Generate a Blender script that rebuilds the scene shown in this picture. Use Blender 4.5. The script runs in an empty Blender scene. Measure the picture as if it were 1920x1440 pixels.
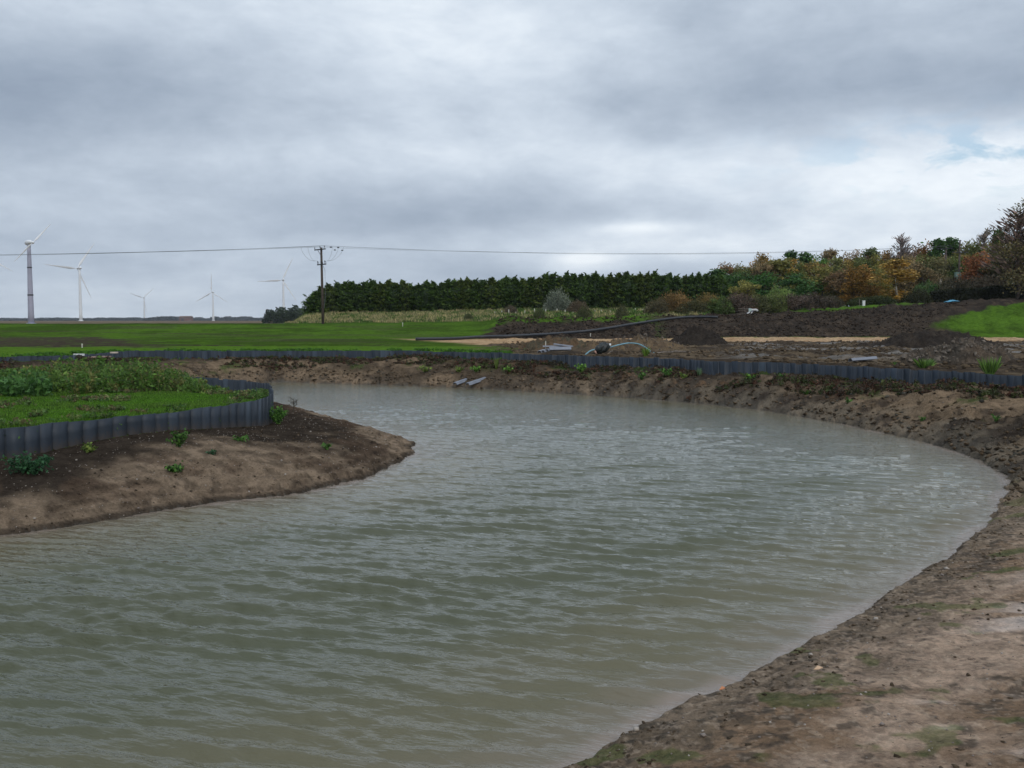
import bpy, math, random
import numpy as np
from mathutils import Vector
S = bpy.context.scene
C = S.collection
R = math.radians
rng = np.random.default_rng(7)
random.seed(7)

# ------------------------------------------------------------------ camera
F = 1850.0; CAMZ = 3.0
PITCH = math.atan((720 - 602) / F)
cd = bpy.data.cameras.new('camera'); cam = bpy.data.objects.new('camera', cd); C.objects.link(cam)
cd.sensor_width = 36; cd.lens = F / 1920 * 36; cd.clip_start = 0.1; cd.clip_end = 12000
cam.location = (0, 0, CAMZ); cam.rotation_euler = (R(90) - PITCH, 0, 0)
S.camera = cam
S.render.resolution_x = 1024; S.render.resolution_y = 768

# ------------------------------------------------------------------ light
SUN_EL, SUN_AZ = 32.0, 155.0        # azimuth clockwise from the viewing direction
w = bpy.data.worlds.new('World'); S.world = w; w.use_nodes = True
NT = w.node_tree; NT.nodes.clear()
def N(nt, t, **k):
    n = nt.nodes.new(t)
    for a, b in k.items():
        if a.startswith('i_'):
            key = a[2:]; key = int(key) if key.isdigit() else key
            n.inputs[key].default_value = b
        else: setattr(n, a, b)
    return n
def L(nt, a, b): nt.links.new(a, b)
def mth(nt, op, a, b=None, c=None, clamp=False):
    n = nt.nodes.new('ShaderNodeMath'); n.operation = op; n.use_clamp = clamp
    for i, v in enumerate((a, b, c)):
        if v is None: continue
        if isinstance(v, (int, float)): n.inputs[i].default_value = v
        else: nt.links.new(v, n.inputs[i])
    return n.outputs[0]
def mixc(nt, f, a, b, mode='MIX'):
    n = nt.nodes.new('ShaderNodeMix'); n.data_type = 'RGBA'; n.blend_type = mode
    for i, v in ((0, f), (6, a), (7, b)):
        if isinstance(v, (int, float)): n.inputs[i].default_value = v
        elif isinstance(v, tuple): n.inputs[i].default_value = (*v, 1) if len(v) == 3 else v
        else: nt.links.new(v, n.inputs[i])
    return n.outputs[2]
def ramp(nt, f, stops, interp='EASE'):
    n = nt.nodes.new('ShaderNodeValToRGB'); n.color_ramp.interpolation = interp
    e = n.color_ramp.elements
    while len(e) < len(stops): e.new(0.5)
    for i, (p, c) in enumerate(stops):
        e[i].position = p; e[i].color = (*c, 1) if isinstance(c, tuple) else (c, c, c, 1)
    nt.links.new(f, n.inputs[0]); return n.outputs[0]

def build_sky():
    nt = NT
    out = N(nt, 'ShaderNodeOutputWorld'); bg = N(nt, 'ShaderNodeBackground'); L(nt, bg.outputs[0], out.inputs[0])
    bg.inputs[1].default_value = 0.1
    sky = N(nt, 'ShaderNodeTexSky', sky_type='NISHITA', sun_disc=False)
    sky.sun_elevation = R(SUN_EL); sky.sun_rotation = R(SUN_AZ)
    tc = N(nt, 'ShaderNodeTexCoord'); D = tc.outputs['Generated']
    sp = N(nt, 'ShaderNodeSeparateXYZ'); L(nt, D, sp.inputs[0])
    x, y, z = sp.outputs
    zc = mth(nt, 'ADD', mth(nt, 'MAXIMUM', z, 0.0), 0.16)
    cx = mth(nt, 'DIVIDE', x, zc); cy = mth(nt, 'DIVIDE', y, zc)
    cb = N(nt, 'ShaderNodeCombineXYZ'); L(nt, cx, cb.inputs[0]); L(nt, cy, cb.inputs[1])
    P = cb.outputs[0]
    def noise(scale, det, rough, dist=0.0, off=(0, 0, 0), sc=(1, 1, 1)):
        mp = N(nt, 'ShaderNodeMapping'); L(nt, P, mp.inputs[0]); mp.inputs[1].default_value = off; mp.inputs[3].default_value = sc
        n = N(nt, 'ShaderNodeTexNoise', noise_dimensions='3D', i_Scale=scale, i_Detail=det, i_Roughness=rough, i_Distortion=dist)
        L(nt, mp.outputs[0], n.inputs[0]); return n.outputs[0]
    def blob(az, el, wdeg, hdeg):
        # soft elliptical patch of sky round one direction (azimuth, elevation in degrees)
        a = mth(nt, 'ARCTAN2', x, y); e = mth(nt, 'ARCSINE', z)
        da = mth(nt, 'DIVIDE', mth(nt, 'SUBTRACT', a, R(az)), R(wdeg)); de = mth(nt, 'DIVIDE', mth(nt, 'SUBTRACT', e, R(el)), R(hdeg))
        r2 = mth(nt, 'ADD', mth(nt, 'MULTIPLY', da, da), mth(nt, 'MULTIPLY', de, de))
        return mth(nt, 'EXPONENT', mth(nt, 'MULTIPLY', r2, -1.0))
    def dnoise(scale, det, rough, dist, off, sc):
        mp = N(nt, 'ShaderNodeMapping'); L(nt, D, mp.inputs[0]); mp.inputs[1].default_value = off; mp.inputs[3].default_value = sc
        n = N(nt, 'ShaderNodeTexNoise', noise_dimensions='3D', i_Scale=scale, i_Detail=det, i_Roughness=rough, i_Distortion=dist)
        L(nt, mp.outputs[0], n.inputs[0]); return n.outputs[0]
    n1 = dnoise(3.4, 10, 0.60, 0.15, (.3, .9, .1), (1, 1, 2.2))
    n2 = noise(1.1, 9, 0.60, 0.1, (7.7, 2.2, 4), (0.8, 1, 1))
    n4 = dnoise(11, 8, 0.62, 0.2, (5.3, 2.9, 1.1), (1, 1, 2.6))
    n3 = noise(0.22, 3, 0.5, 0.2, (1.7, 8.2, 9))
    v = mth(nt, 'ADD', mth(nt, 'MULTIPLY', mth(nt, 'SUBTRACT', n1, 0.5), 0.72), mth(nt, 'MULTIPLY', mth(nt, 'SUBTRACT', n2, 0.5), 0.34))
    v = mth(nt, 'ADD', v, mth(nt, 'MULTIPLY', mth(nt, 'SUBTRACT', n3, 0.5), 0.5))
    v = mth(nt, 'ADD', v, mth(nt, 'MULTIPLY', mth(nt, 'SUBTRACT', n4, 0.5), 0.36))
    v = mth(nt, 'ADD', v, 0.60)
    def add(v, f, k): return mth(nt, 'ADD', v, mth(nt, 'MULTIPLY', f, k))
    v = add(v, blob(-27, 11.8, 12, 3.4), -0.34)
    v = add(v, blob(-16, 8.5, 9, 1.8), 0.10)
    v = add(v, blob(-8, 6.5, 16, 2.2), -0.14)
    v = add(v, blob(22, 12.4, 17, 2.2), -0.26)
    v = add(v, blob(-3, 15.0, 9, 6.0), 0.15)
    v = add(v, blob(13, 9.0, 5, 1.4), 0.12)
    v = add(v, blob(7.5, 5.3, 3.0, .35), 0.22)
    v = add(v, blob(4.0, 3.6, 1.6, .30), 0.30)
    v = add(v, blob(-24, 18.5, 7, 3.0), 0.08)
    v = add(v, blob(21, 7.0, 13, 2.8), 0.29)
    v = add(v, blob(28, 9.0, 4, 1.0), 0.10)
    v = add(v, blob(8, 4.2, 14, 1.0), 0.26)
    v = add(v, blob(-14, 1.6, 20, .8), 0.05)
    v = add(v, blob(4, 3.0, 3.0, 0.5), 0.18)
    v = add(v, mth(nt, 'SMOOTH_MIN', z, 0.9, 0.2), 0.0)
    cl = ramp(nt, v, [(0.05, (0.205, 0.26, 0.35)), (0.32, (0.30, 0.365, 0.46)), (0.55, (0.43, 0.50, 0.595)), (0.78, (0.625, 0.705, 0.80)), (1.0, (0.90, 0.95, 0.99))], 'B_SPLINE')
    # patches of the blue above the cloud, low on the right
    gapn = dnoise(16, 8, .6, .3, (1.2, 3.3, 7.1), (1, 1, 2.4)); gap = mth(nt, 'MULTIPLY', mth(nt, 'MULTIPLY', mth(nt, 'SUBTRACT', gapn, 0.46), 8.0, clamp=True), blob(26, 8.6, 9, 1.7))
    gap = mth(nt, 'MULTIPLY', gap, 0.9, clamp=True)
    cl10 = mixc(nt, 1.0, cl, (10.0, 10.0, 10.0), 'MULTIPLY')
    skyc = mixc(nt, 1.0, sky.outputs[0], (1.25, 1.25, 1.25), 'MULTIPLY')
    col = mixc(nt, gap, cl10, skyc)
    # cloud is brighter overhead than near the horizon (outside the picture)
    up = mth(nt, 'MULTIPLY', mth(nt, 'SUBTRACT', z, 0.62), 3.2, clamp=True)
    dn = mth(nt, 'MULTIPLY', mth(nt, 'MULTIPLY', mth(nt, 'SUBTRACT', z, 0.33), 6.0, clamp=True), -0.18); gain = mth(nt, 'ADD', mth(nt, 'ADD', mth(nt, 'MULTIPLY', up, 1.0), dn), 1.0)
    cg = N(nt, 'ShaderNodeCombineXYZ'); [L(nt, gain, cg.inputs[i]) for i in range(3)]
    col = mixc(nt, 1.0, col, cg.outputs[0], 'MULTIPLY')
    L(nt, col, bg.inputs[0])
build_sky()
sl = bpy.data.lights.new('sun', 'SUN'); sl.energy = 0.9; sl.angle = R(22); sl.color = (1.0, 0.95, 0.88)
so = bpy.data.objects.new('sun', sl); C.objects.link(so)
a_, e_ = R(SUN_AZ), R(SUN_EL)
sd = Vector((math.sin(a_) * math.cos(e_), math.cos(a_) * math.cos(e_), math.sin(e_)))
so.rotation_euler = sd.to_track_quat('Z', 'Y').to_euler(); so.location = sd * 50
S.view_settings.view_transform = 'Standard'; S.view_settings.look = 'None'
S.view_settings.exposure = 0.15; S.view_settings.gamma = 1.0; S.view_settings.use_curve_mapping = False

# ------------------------------------------------------------------ numpy helpers
def _h(ix, iy, seed):
    h = (ix.astype(np.int64) * 374761393 + iy.astype(np.int64) * 668265263 + seed * 1442695041) & 0xFFFFFFFF
    h = ((h ^ (h >> 13)) * 1274126177) & 0xFFFFFFFF
    h = (h ^ (h >> 16)) & 0xFFFFFFFF
    return h.astype(np.float32) / np.float32(4294967295.0)
def vnoise(x, y, seed=0):
    x = np.asarray(x, float); y = np.asarray(y, float)
    ix = np.floor(x); iy = np.floor(y); fx = x - ix; fy = y - iy
    fx = fx * fx * fx * (fx * (fx * 6 - 15) + 10); fy = fy * fy * fy * (fy * (fy * 6 - 15) + 10)
    a = _h(ix, iy, seed); b = _h(ix + 1, iy, seed); c = _h(ix, iy + 1, seed); d = _h(ix + 1, iy + 1, seed)
    return (a + (b - a) * fx) * (1 - fy) + (c + (d - c) * fx) * fy
def fbm(x, y, octv=4, seed=0, gain=0.5):
    s = 0; a = 1; t = 0
    for o in range(octv):
        s = s + a * vnoise(x * 2 ** o * 1.03 + o * 17.3, y * 2 ** o * 0.98 - o * 9.1, seed + o); t += a; a *= gain
    return s / t
def sm(a, b, x):
    t = np.clip((x - a) / (b - a), 0, 1); return t * t * (3 - 2 * t)
def smooth_poly(P, n=4, closed=True):
    P = np.array(P, float); out = []; m = len(P)
    for i in range(m if closed else m - 1):
        p0 = P[(i - 1) % m] if closed or i > 0 else P[0]; p1 = P[i]; p2 = P[(i + 1) % m]; p3 = P[(i + 2) % m] if closed or i + 2 < m else P[-1]
        for k in range(n):
            t = k / n
            out.append(0.5 * ((2 * p1) + (-p0 + p2) * t + (2 * p0 - 5 * p1 + 4 * p2 - p3) * t * t + (-p0 + 3 * p1 - 3 * p2 + p3) * t ** 3))
    if not closed: out.append(P[-1])
    return np.array(out)
def poly_dist(X, Y, P, closed=True):
    """distance, signed (+ inside), and values carried by the columns after x,y at the nearest point"""
    P = np.asarray(P, float); m = len(P); best = np.full(X.shape, 1e18); val = np.zeros(X.shape); ins = np.zeros(X.shape, bool)
    for i in range(m if closed else m - 1):
        a = P[i]; b = P[(i + 1) % m]; dx, dy = b[0] - a[0], b[1] - a[1]; l2 = dx * dx + dy * dy + 1e-12
        t = np.clip(((X - a[0]) * dx + (Y - a[1]) * dy) / l2, 0, 1)
        d = (X - a[0] - t * dx) ** 2 + (Y - a[1] - t * dy) ** 2
        c = d < best; best = np.where(c, d, best)
        if P.shape[1] > 2: val = np.where(c, a[2] + (b[2] - a[2]) * t, val)
        if closed and dy != 0:
            cr = ((a[1] > Y) != (b[1] > Y)) & (X < dx * (Y - a[1]) / dy + a[0]); ins ^= cr
    d = np.sqrt(best)
    return np.where(ins, d, -d) if closed else d, val

cp, sp_ = math.cos(PITCH), math.sin(PITCH)
def ray(px, py):
    u = (px - 960) / F; v = (720 - py) / F
    return np.array([u, cp + v * sp_, -sp_ + v * cp])
def at_z(px, py, z):
    r = ray(px, py); t = (z - CAMZ) / r[2]; return np.array([r[0] * t, r[1] * t, z])
def at_y(px, py, Y):
    r = ray(px, py); t = Y / r[1]; return np.array([r[0] * t, Y, CAMZ + r[2] * t])

# ------------------------------------------------------------------ plan of the site
ZO, ZI = 1.45, 1.25          # tops of the two sheet-pile walls
far_shore = [at_z(*p, 0)[:2] for p in [(510, 717), (600, 719), (700, 722), (860, 727), (1000, 735), (1150, 744), (1300, 756), (1400, 766), (1450, 773), (1540, 788), (1640, 808),
    (1720, 826), (1790, 846), (1840, 866), (1876, 886), (1891, 906), (1888, 930), (1868, 957), (1848, 985), (1815, 1012), (1780, 1046), (1700, 1088), (1640, 1132), (1560, 1180), (1500, 1211),
    (1420, 1256), (1350, 1296), (1280, 1322), (1200, 1366), (1130, 1402), (1060, 1442)]]
LAKE = [(-14, 44), (-20, 41)] [::-1] + [tuple(p) for p in far_shore] + [(-0.6, 5.9), (-3, 4.6), (-8, 3.6), (-16, 2.5), (-24, 3.5), (-32, 9), (-36, 18), (-34, 28), (-28, 36)]
LAKE = smooth_poly(LAKE, 3)
isl = [at_z(*p, 0)[:2] for p in [(-140, 1012), (0, 1004), (150, 985), (300, 958), (420, 940), (560, 925), (650, 905), (700, 889), (742, 868), (774, 852), (764, 842), (774, 833), (720, 815), (640, 795), (560, 777), (505, 765)]]
ISL = [(-24, 15.5), (-15, 13.2)] + [tuple(p) for p in isl] + [(-7.2, 32), (-12, 34.5), (-20, 33), (-26, 26)]
ISL = smooth_poly(ISL, 3)
def wp(px, top, base, z):
    a = at_z(px, top, z); r = ray(px, base); zz = CAMZ + r[2] / r[1] * a[1]; return (a[0], a[1], zz)
OW = [(-34, 36, 1.0), wp(0, 670, 679, ZO), wp(140, 665, 676, ZO), wp(260, 658, 674, ZO), wp(400, 658, 675, ZO), wp(500, 658, 672, ZO), wp(640, 657, 673, ZO), wp(780, 658, 673, ZO), wp(900, 661, 674, ZO),
      wp(1010, 664, 680, ZO), wp(1070, 666, 690, ZO), wp(1100, 667, 691, ZO), wp(1200, 670, 689, ZO), wp(1260, 672, 693, ZO), wp(1340, 677, 704, ZO), wp(1440, 679, 700, ZO), wp(1560, 684, 706, ZO),
      wp(1680, 691, 725, ZO), wp(1780, 696, 723, ZO), wp(1920, 706, 732, ZO), (17.2, 23.5, 1.08), (19.0, 17, 1.15), (19.0, 8, 1.3), (15, -2, 1.36), (6, -8, 1.38), (-8, -8, 1.3), (-24, -7, 1.1), (-38, 0, 1.0), (-44, 14, 1.0), (-42, 28, 1.0)]
OW = smooth_poly(OW, 3)
IW = [(-22, 17.2, .7), (-14, 14.3, .7), (-11, 15.2, .7), wp(0, 801, 860, ZI), wp(100, 791.5, 843, ZI), wp(200, 782, 822, ZI), wp(300, 773, 808, ZI), wp(400, 762, 803, ZI), wp(470, 752, 799, ZI), wp(498, 745, 797, ZI),
      wp(509, 737, 790, ZI), wp(508, 729, 780, ZI), wp(501, 720.5, 765, ZI), wp(470, 714, 750, ZI), wp(437, 711, 740, ZI), (-11, 31.5, .7), (-17, 31.5, .7), (-22, 27, .7)]
IW = smooth_poly(IW, 4)

# land beyond the outer wall: height by direction (photo column) and depth
TY = [25, 55, 72, 85, 95, 105, 115, 122, 135, 150, 200, 300, 600, 1000, 2500, 4500]
TX = {-900: [1.42, 1.42, 1.42, 1.55, 1.75, 2.20, 2.76, 2.4, 2.0, 1.8, 1.5, 1.5, 2.2, 2.85, 3.8, 5],
      300: [1.42, 1.42, 1.42, 1.55, 1.75, 2.20, 2.74, 2.4, 2.0, 1.8, 1.5, 1.5, 2.2, 2.85, 3.8, 5],
      535: [1.42, 1.42, 1.42, 1.55, 1.75, 2.20, 2.74, 2.55, 2.3, 1.9, 1.7, 1.5, 2.2, 2.85, 3.8, 5],
      578: [1.42, 1.42, 1.42, 1.55, 1.75, 2.20, 2.75, 2.9, 3.9, 3.7, 2.5, 1.5, 2.2, 2.85, 3.8, 5],
      700: [1.42, 1.42, 1.42, 1.55, 1.75, 2.20, 2.77, 3.2, 4.05, 4.1, 3.5, 1.5, 2.2, 2.85, 3.8, 5],
      890: [1.42, 1.42, 1.42, 1.45, 1.80, 2.35, 2.85, 3.5, 4.35, 4.4, 4, 3, 2.2, 2.85, 3.8, 5],
      960: [1.42, 1.42, 1.42, 1.45, 2.05, 3.15, 3.30, 3.65, 4.5, 4.5, 4, 3, 2.2, 2.85, 3.8, 5],
      1060: [1.42, 1.42, 1.42, 1.45, 2.1, 3.2, 3.25, 3.6, 4.55, 4.6, 4.4, 3, 2.2, 2.85, 3.8, 5],
      1200: [1.42, 1.42, 1.42, 1.45, 2.2, 3.15, 3.4, 3.8, 4.6, 4.7, 4.5, 3, 2.2, 2.85, 3.8, 5],
      1280: [1.42, 1.42, 1.42, 1.52, 2.4, 3.3, 3.55, 3.9, 4.65, 4.8, 4.6, 3, 2.2, 2.85, 3.8, 5],
      1400: [1.42, 1.42, 1.42, 1.6, 2.6, 3.4, 3.72, 3.95, 4.5, 4.9, 4.8, 3, 2.2, 2.85, 3.8, 5],
      1560: [1.42, 1.42, 1.42, 1.6, 2.8, 3.7, 4.35, 4.6, 4.8, 5.0, 5, 4, 2.2, 2.85, 3.8, 5],
      1700: [1.42, 1.42, 1.42, 1.62, 3.1, 4.15, 4.9, 5.1, 5.2, 5.3, 5.2, 4, 2.2, 2.85, 3.8, 5],
      1920: [1.42, 1.42, 1.42, 1.66, 3.3, 4.6, 5.5, 5.75, 5.8, 5.8, 5.5, 4, 2.2, 2.85, 3.8, 5],
      2600: [1.42, 1.42, 1.42, 1.66, 3.3, 4.6, 5.5, 5.75, 5.8, 5.8, 5.5, 4, 2.2, 2.85, 3.8, 5]}
TXk = sorted(TX); TA = np.array([TX[k] for k in TXk])
def azcol(X, Y):
    th = np.arctan2(X, Y); tc = np.clip(th, -R(50), R(50)); return 960 + F / cp * np.tan(tc), th
def land(X, Y):
    a, th = azcol(X, Y); r = np.hypot(X, Y); Yp = np.maximum(Y, r * 0.5)
    fi = np.interp(a, TXk, np.arange(len(TXk))); i0 = np.clip(np.floor(fi).astype(int), 0, len(TXk) - 2); f = fi - i0
    fy = np.interp(Yp, TY, np.arange(len(TY))); j0 = np.clip(np.floor(fy).astype(int), 0, len(TY) - 2); g = fy - j0
    f = f * f * (3 - 2 * f)
    z = (TA[i0, j0] * (1 - f) + TA[i0 + 1, j0] * f) * (1 - g) + (TA[i0, j0 + 1] * (1 - f) + TA[i0 + 1, j0 + 1] * f) * g
    wgt = sm(R(60), R(100), np.abs(th))
    return z * (1 - wgt) + 1.42 * wgt, a

def site(X, Y):
    """everything about the ground at X,Y: height and layout fields"""
    X = np.asarray(X, float); Y = np.asarray(Y, float); shp = X.shape; X = X.ravel(); Y = Y.ravel()
    n = X.size; r = np.hypot(X, Y); nearm = r < 80
    dl = np.full(n, -99.); di = np.full(n, -99.); dow = np.full(n, -99.); diw = np.full(n, -99.); zo = np.full(n, 1.); zi = np.full(n, .7)
    xn, yn = X[nearm], Y[nearm]
    ws = .35 + .65 * sm(12, 19, yn)
    wx = xn + ws * (0.10 * (vnoise(xn * 1.7, yn * 1.7, 91) - .5) + 0.16 * (vnoise(xn * 5, yn * 5, 92) - .5) + 0.12 * (vnoise(xn * 15, yn * 15, 192) - .5))
    wy = yn + ws * (0.10 * (vnoise(xn * 1.7, yn * 1.7, 93) - .5) + 0.16 * (vnoise(xn * 5, yn * 5, 94) - .5) + 0.12 * (vnoise(xn * 15, yn * 15, 194) - .5))
    dl[nearm] = poly_dist(wx, wy, LAKE)[0]; di[nearm] = poly_dist(wx, wy, ISL)[0]
    dow[nearm], zo[nearm] = poly_dist(xn, yn, OW); diw[nearm], zi[nearm] = poly_dist(xn, yn, IW)
    zl, a = land(X, Y)
    G = dict(X=X, Y=Y, r=r, dl=dl, di=di, dow=dow, diw=diw, a=a)
    lake = (dl > 0) & (di < 0); G['lake'] = lake
    wd = np.minimum(dl, -di)                              # distance into the water
    bank_o = (dl <= 0) & (dow > 0); bank_i = (di >= 0) & (diw < 0); isle = (di >= 0) & (diw >= 0); out = (dow <= 0)
    G.update(bank_o=bank_o, bank_i=bank_i, isle=isle, out=out)
    z = np.zeros(n)
    z[lake] = -np.minimum(0.16 * wd[lake] + 0.02, 1.2)
    s1 = -dl; t = np.clip(s1 / (s1 + np.maximum(dow, 1e-3)), 0, 1)
    zb = zo * (1 - (1 - t) ** 2.3) + 0.07 * sm(0, .12, s1) * (1 - t)
    lumps = (fbm(X * .55, Y * .55, 3, 11) - .5) * .30 + (fbm(X * 2.1, Y * 2.1, 4, 21) - .5) * .16
    clod = np.abs(fbm(X * 6, Y * 6, 3, 31, .65) - .5) * (.045 + .085 * sm(13, 18, Y))
    # scour ledges that run along the shoreline
    lp = s1 * .62 + 0.9 * fbm(X * .35, Y * .35, 3, 55); led = .13 * (sm(.40, .46, np.mod(lp, 1.0)) - np.mod(lp, 1.0)) * sm(.35, .55, fbm(X * .3 + 5, Y * .3, 2, 57))
    kk = sm(0, .8, s1) * sm(0, .5, dow)
    rough = .25 + .6 * sm(.45, .65, fbm(X * .5, Y * .5, 3, 77)) + .6 * sm(1.3, .3, s1) + .8 * sm(14, 18, Y) * sm(2.2, .6, s1)
    zb = zb + kk * (lumps * (.38 + .75 * sm(12, 18, Y)) + led * sm(0, 10, Y)) + (clod - .02) * sm(0, .25, s1) * rough
    z = np.where(bank_o, zb, z)
    s2 = di; t2 = np.clip(s2 / (s2 + np.maximum(-diw, 1e-3)), 0, 1)
    zc = zi * (1 - (1 - t2) ** 1.12) + .05 * sm(0, .10, s2) * (1 - t2)
    k2 = sm(0, .6, s2) * sm(0, .3, -diw)
    w2 = s2 + .25 * fbm(X * .8, Y * .8, 3, 56); led2 = 0.055 * (sm(.30, .36, w2) + sm(.55, .61, w2) + sm(.90, .96, w2) + .7 * sm(1.5, 1.56, w2 + .3 * fbm(X, Y, 2, 58)))
    zc = zc + k2 * (lumps * .3 + (fbm(X * 5, Y * 5, 3, 41) - .5) * .05) + led2 * (1 - t2) + (clod - .02) * (.2 + .6 * sm(.5, .7, fbm(X * .9, Y * .9, 3, 59))) * sm(0, .2, s2)
    z = np.where(bank_i, zc, z)
    zin = ZI - .035 - .46 * sm(3.2, 1.2, diw) * sm(24.0, 26.5, Y) * sm(-13, -10, X) + .05 * (fbm(X, Y, 3, 61) - .5) * sm(0, .6, diw)
    z = np.where(isle, zi + (zin - zi) * sm(.04, .16, diw), z)
    so_ = -dow
    mud = sm(870, 960, a) * sm(90, 80, Y)                # churned ground between wall and track
    bumpy = ((fbm(X * .8, Y * .8, 4, 71) - .5) * .34 + (np.abs(fbm(X * 2.6, Y * 2.6, 3, 70) - .5) * .25)) * mud * sm(1, 6, so_) + (fbm(X * .35, Y * .35, 3, 72) - .5) * .10
    slope = sm(880, 960, a) * sm(84, 92, Y) * sm(150, 115, Y)
    bumpy = bumpy + ((fbm(X * .5, Y * .5, 3, 73) - .5) * .65 + (fbm(X * 1.8, Y * 1.8, 4, 74) - .5) * .55) * slope
    rb = sm(116, 122, Y) * sm(160, 150, Y) * sm(530, 580, a)
    bumpy = bumpy + (fbm(X * 1.2, Y * 1.2, 3, 75) - .5) * .35 * rb
    dit = -.16 * np.exp(-((Y - 63.5 + 1.5 * np.sin(X * .12)) / 1.2) ** 2) * sm(820, 760, a)
    zl = zl + (bumpy + dit) * sm(.1, 1.2, so_) - .03 * sm(1.2, .1, so_)
    z = np.where(out, zo + (zl - zo) * sm(.05, .2, so_), z)
    G.update(z=z, s1=s1, s2=s2, t=t, t2=t2, wd=wd, slope=slope, mud=mud, rb=rb, shp=shp)
    return G
def H(x, y): return float(site(np.array([x]), np.array([y]))['z'][0])
def ground_at(px, py, y0=3.0, y1=400.0):
    ys = np.exp(np.linspace(math.log(y0), math.log(y1), 2500)); r = ray(px, py); k = ys / r[1]
    z = site(r[0] * k, ys)['z']; zr = CAMZ + r[2] * k
    i = np.argmax(z >= zr) if (z >= zr).any() else len(ys) - 1
    return Vector((r[0] * k[i], ys[i], z[i]))

# ------------------------------------------------------------------ materials
def mat(name, col=(.5, .5, .5), rough=.6, metal=0.0, noise=0.0, nscale=8.0, bump=0.0, bscale=30.0, spec=0.5):
    m = bpy.data.materials.new(name); m.use_nodes = True; nt = m.node_tree; b = nt.nodes['Principled BSDF']
    b.inputs['Roughness'].default_value = rough; b.inputs['Metallic'].default_value = metal
    b.inputs['Specular IOR Level'].default_value = spec
    if noise or bump:
        tc = N(nt, 'ShaderNodeTexCoord')
        n = N(nt, 'ShaderNodeTexNoise', i_Scale=nscale, i_Detail=6.0, i_Roughness=.6); L(nt, tc.outputs['Object'], n.inputs[0])
        dk = tuple(c * (1 - noise) for c in col); lt = tuple(min(1, c * (1 + noise)) for c in col)
        L(nt, ramp(nt, n.outputs[0], [(.3, dk), (.7, lt)]), b.inputs['Base Color'])
        if bump:
            n2 = N(nt, 'ShaderNodeTexNoise', i_Scale=bscale, i_Detail=5.0); L(nt, tc.outputs['Object'], n2.inputs[0])
            bp = N(nt, 'ShaderNodeBump', i_Strength=bump, i_Distance=.02); L(nt, n2.outputs[0], bp.inputs['Height']); L(nt, bp.outputs[0], b.inputs['Normal'])
    else: b.inputs['Base Color'].default_value = (*col, 1)
    return m
def ground_mat(name='ground_soil_and_grass'):
    m = bpy.data.materials.new(name); m.use_nodes = True; nt = m.node_tree; b = nt.nodes['Principled BSDF']
    at = N(nt, 'ShaderNodeAttribute', attribute_name='albedo'); wt = N(nt, 'ShaderNodeAttribute', attribute_name='wet')
    geo = N(nt, 'ShaderNodeNewGeometry')
    def ns(sc, det=5.0, r=.6, v=(1, 1, 1)):
        mp = N(nt, 'ShaderNodeMapping'); mp.inputs[3].default_value = v; L(nt, geo.outputs['Position'], mp.inputs[0])
        n = N(nt, 'ShaderNodeTexNoise', i_Scale=sc, i_Detail=det, i_Roughness=r); L(nt, mp.outputs[0], n.inputs[0]); return n.outputs[0]
    a = ns(26, 7, .75); c = ns(3.2, 6, .65); e = ns(110, 4, .7)
    def st(v, lo, hi): return ramp(nt, v, [(lo, 0.0), (hi, 1.0)], 'LINEAR')
    k = mth(nt, 'ADD', mth(nt, 'MULTIPLY', st(a, .32, .68), .62), mth(nt, 'MULTIPLY', st(c, .40, .60), .42)); k = mth(nt, 'ADD', mth(nt, 'ADD', k, mth(nt, 'MULTIPLY', st(e, .35, .65), .28)), .36)
    spk = st(ns(9, 6, .72), .60, .66); k = mth(nt, 'MULTIPLY', k, mth(nt, 'SUBTRACT', 1.0, mth(nt, 'MULTIPLY', spk, .55)))
    kc = N(nt, 'ShaderNodeCombineXYZ'); [L(nt, k, kc.inputs[i]) for i in range(3)]
    base = mixc(nt, 1.0, at.outputs['Color'], kc.outputs[0], 'MULTIPLY')
    L(nt, base, b.inputs['Base Color'])
    h = mth(nt, 'ADD', mth(nt, 'MULTIPLY', a, .9), mth(nt, 'ADD', mth(nt, 'MULTIPLY', c, 1.0), mth(nt, 'MULTIPLY', e, .28)))
    bp = N(nt, 'ShaderNodeBump', i_Strength=.95, i_Distance=.08); L(nt, h, bp.inputs['Height'])
    L(nt, mth(nt, 'SUBTRACT', 1.0, mth(nt, 'MULTIPLY', wt.outputs['Fac'], .8)), bp.inputs['Strength'])
    L(nt, bp.outputs[0], b.inputs['Normal'])
    wf = mth(nt, 'MULTIPLY', wt.outputs['Fac'], mth(nt, 'ADD', c, .45), clamp=True)
    L(nt, mth(nt, 'SUBTRACT', .92, mth(nt, 'MULTIPLY', wf, .66)), b.inputs['Roughness'])
    L(nt, mth(nt, 'MULTIPLY', wt.outputs['Fac'], .55), b.inputs['Specular IOR Level'])
    return m
M = {}
M['ground'] = ground_mat()
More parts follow.
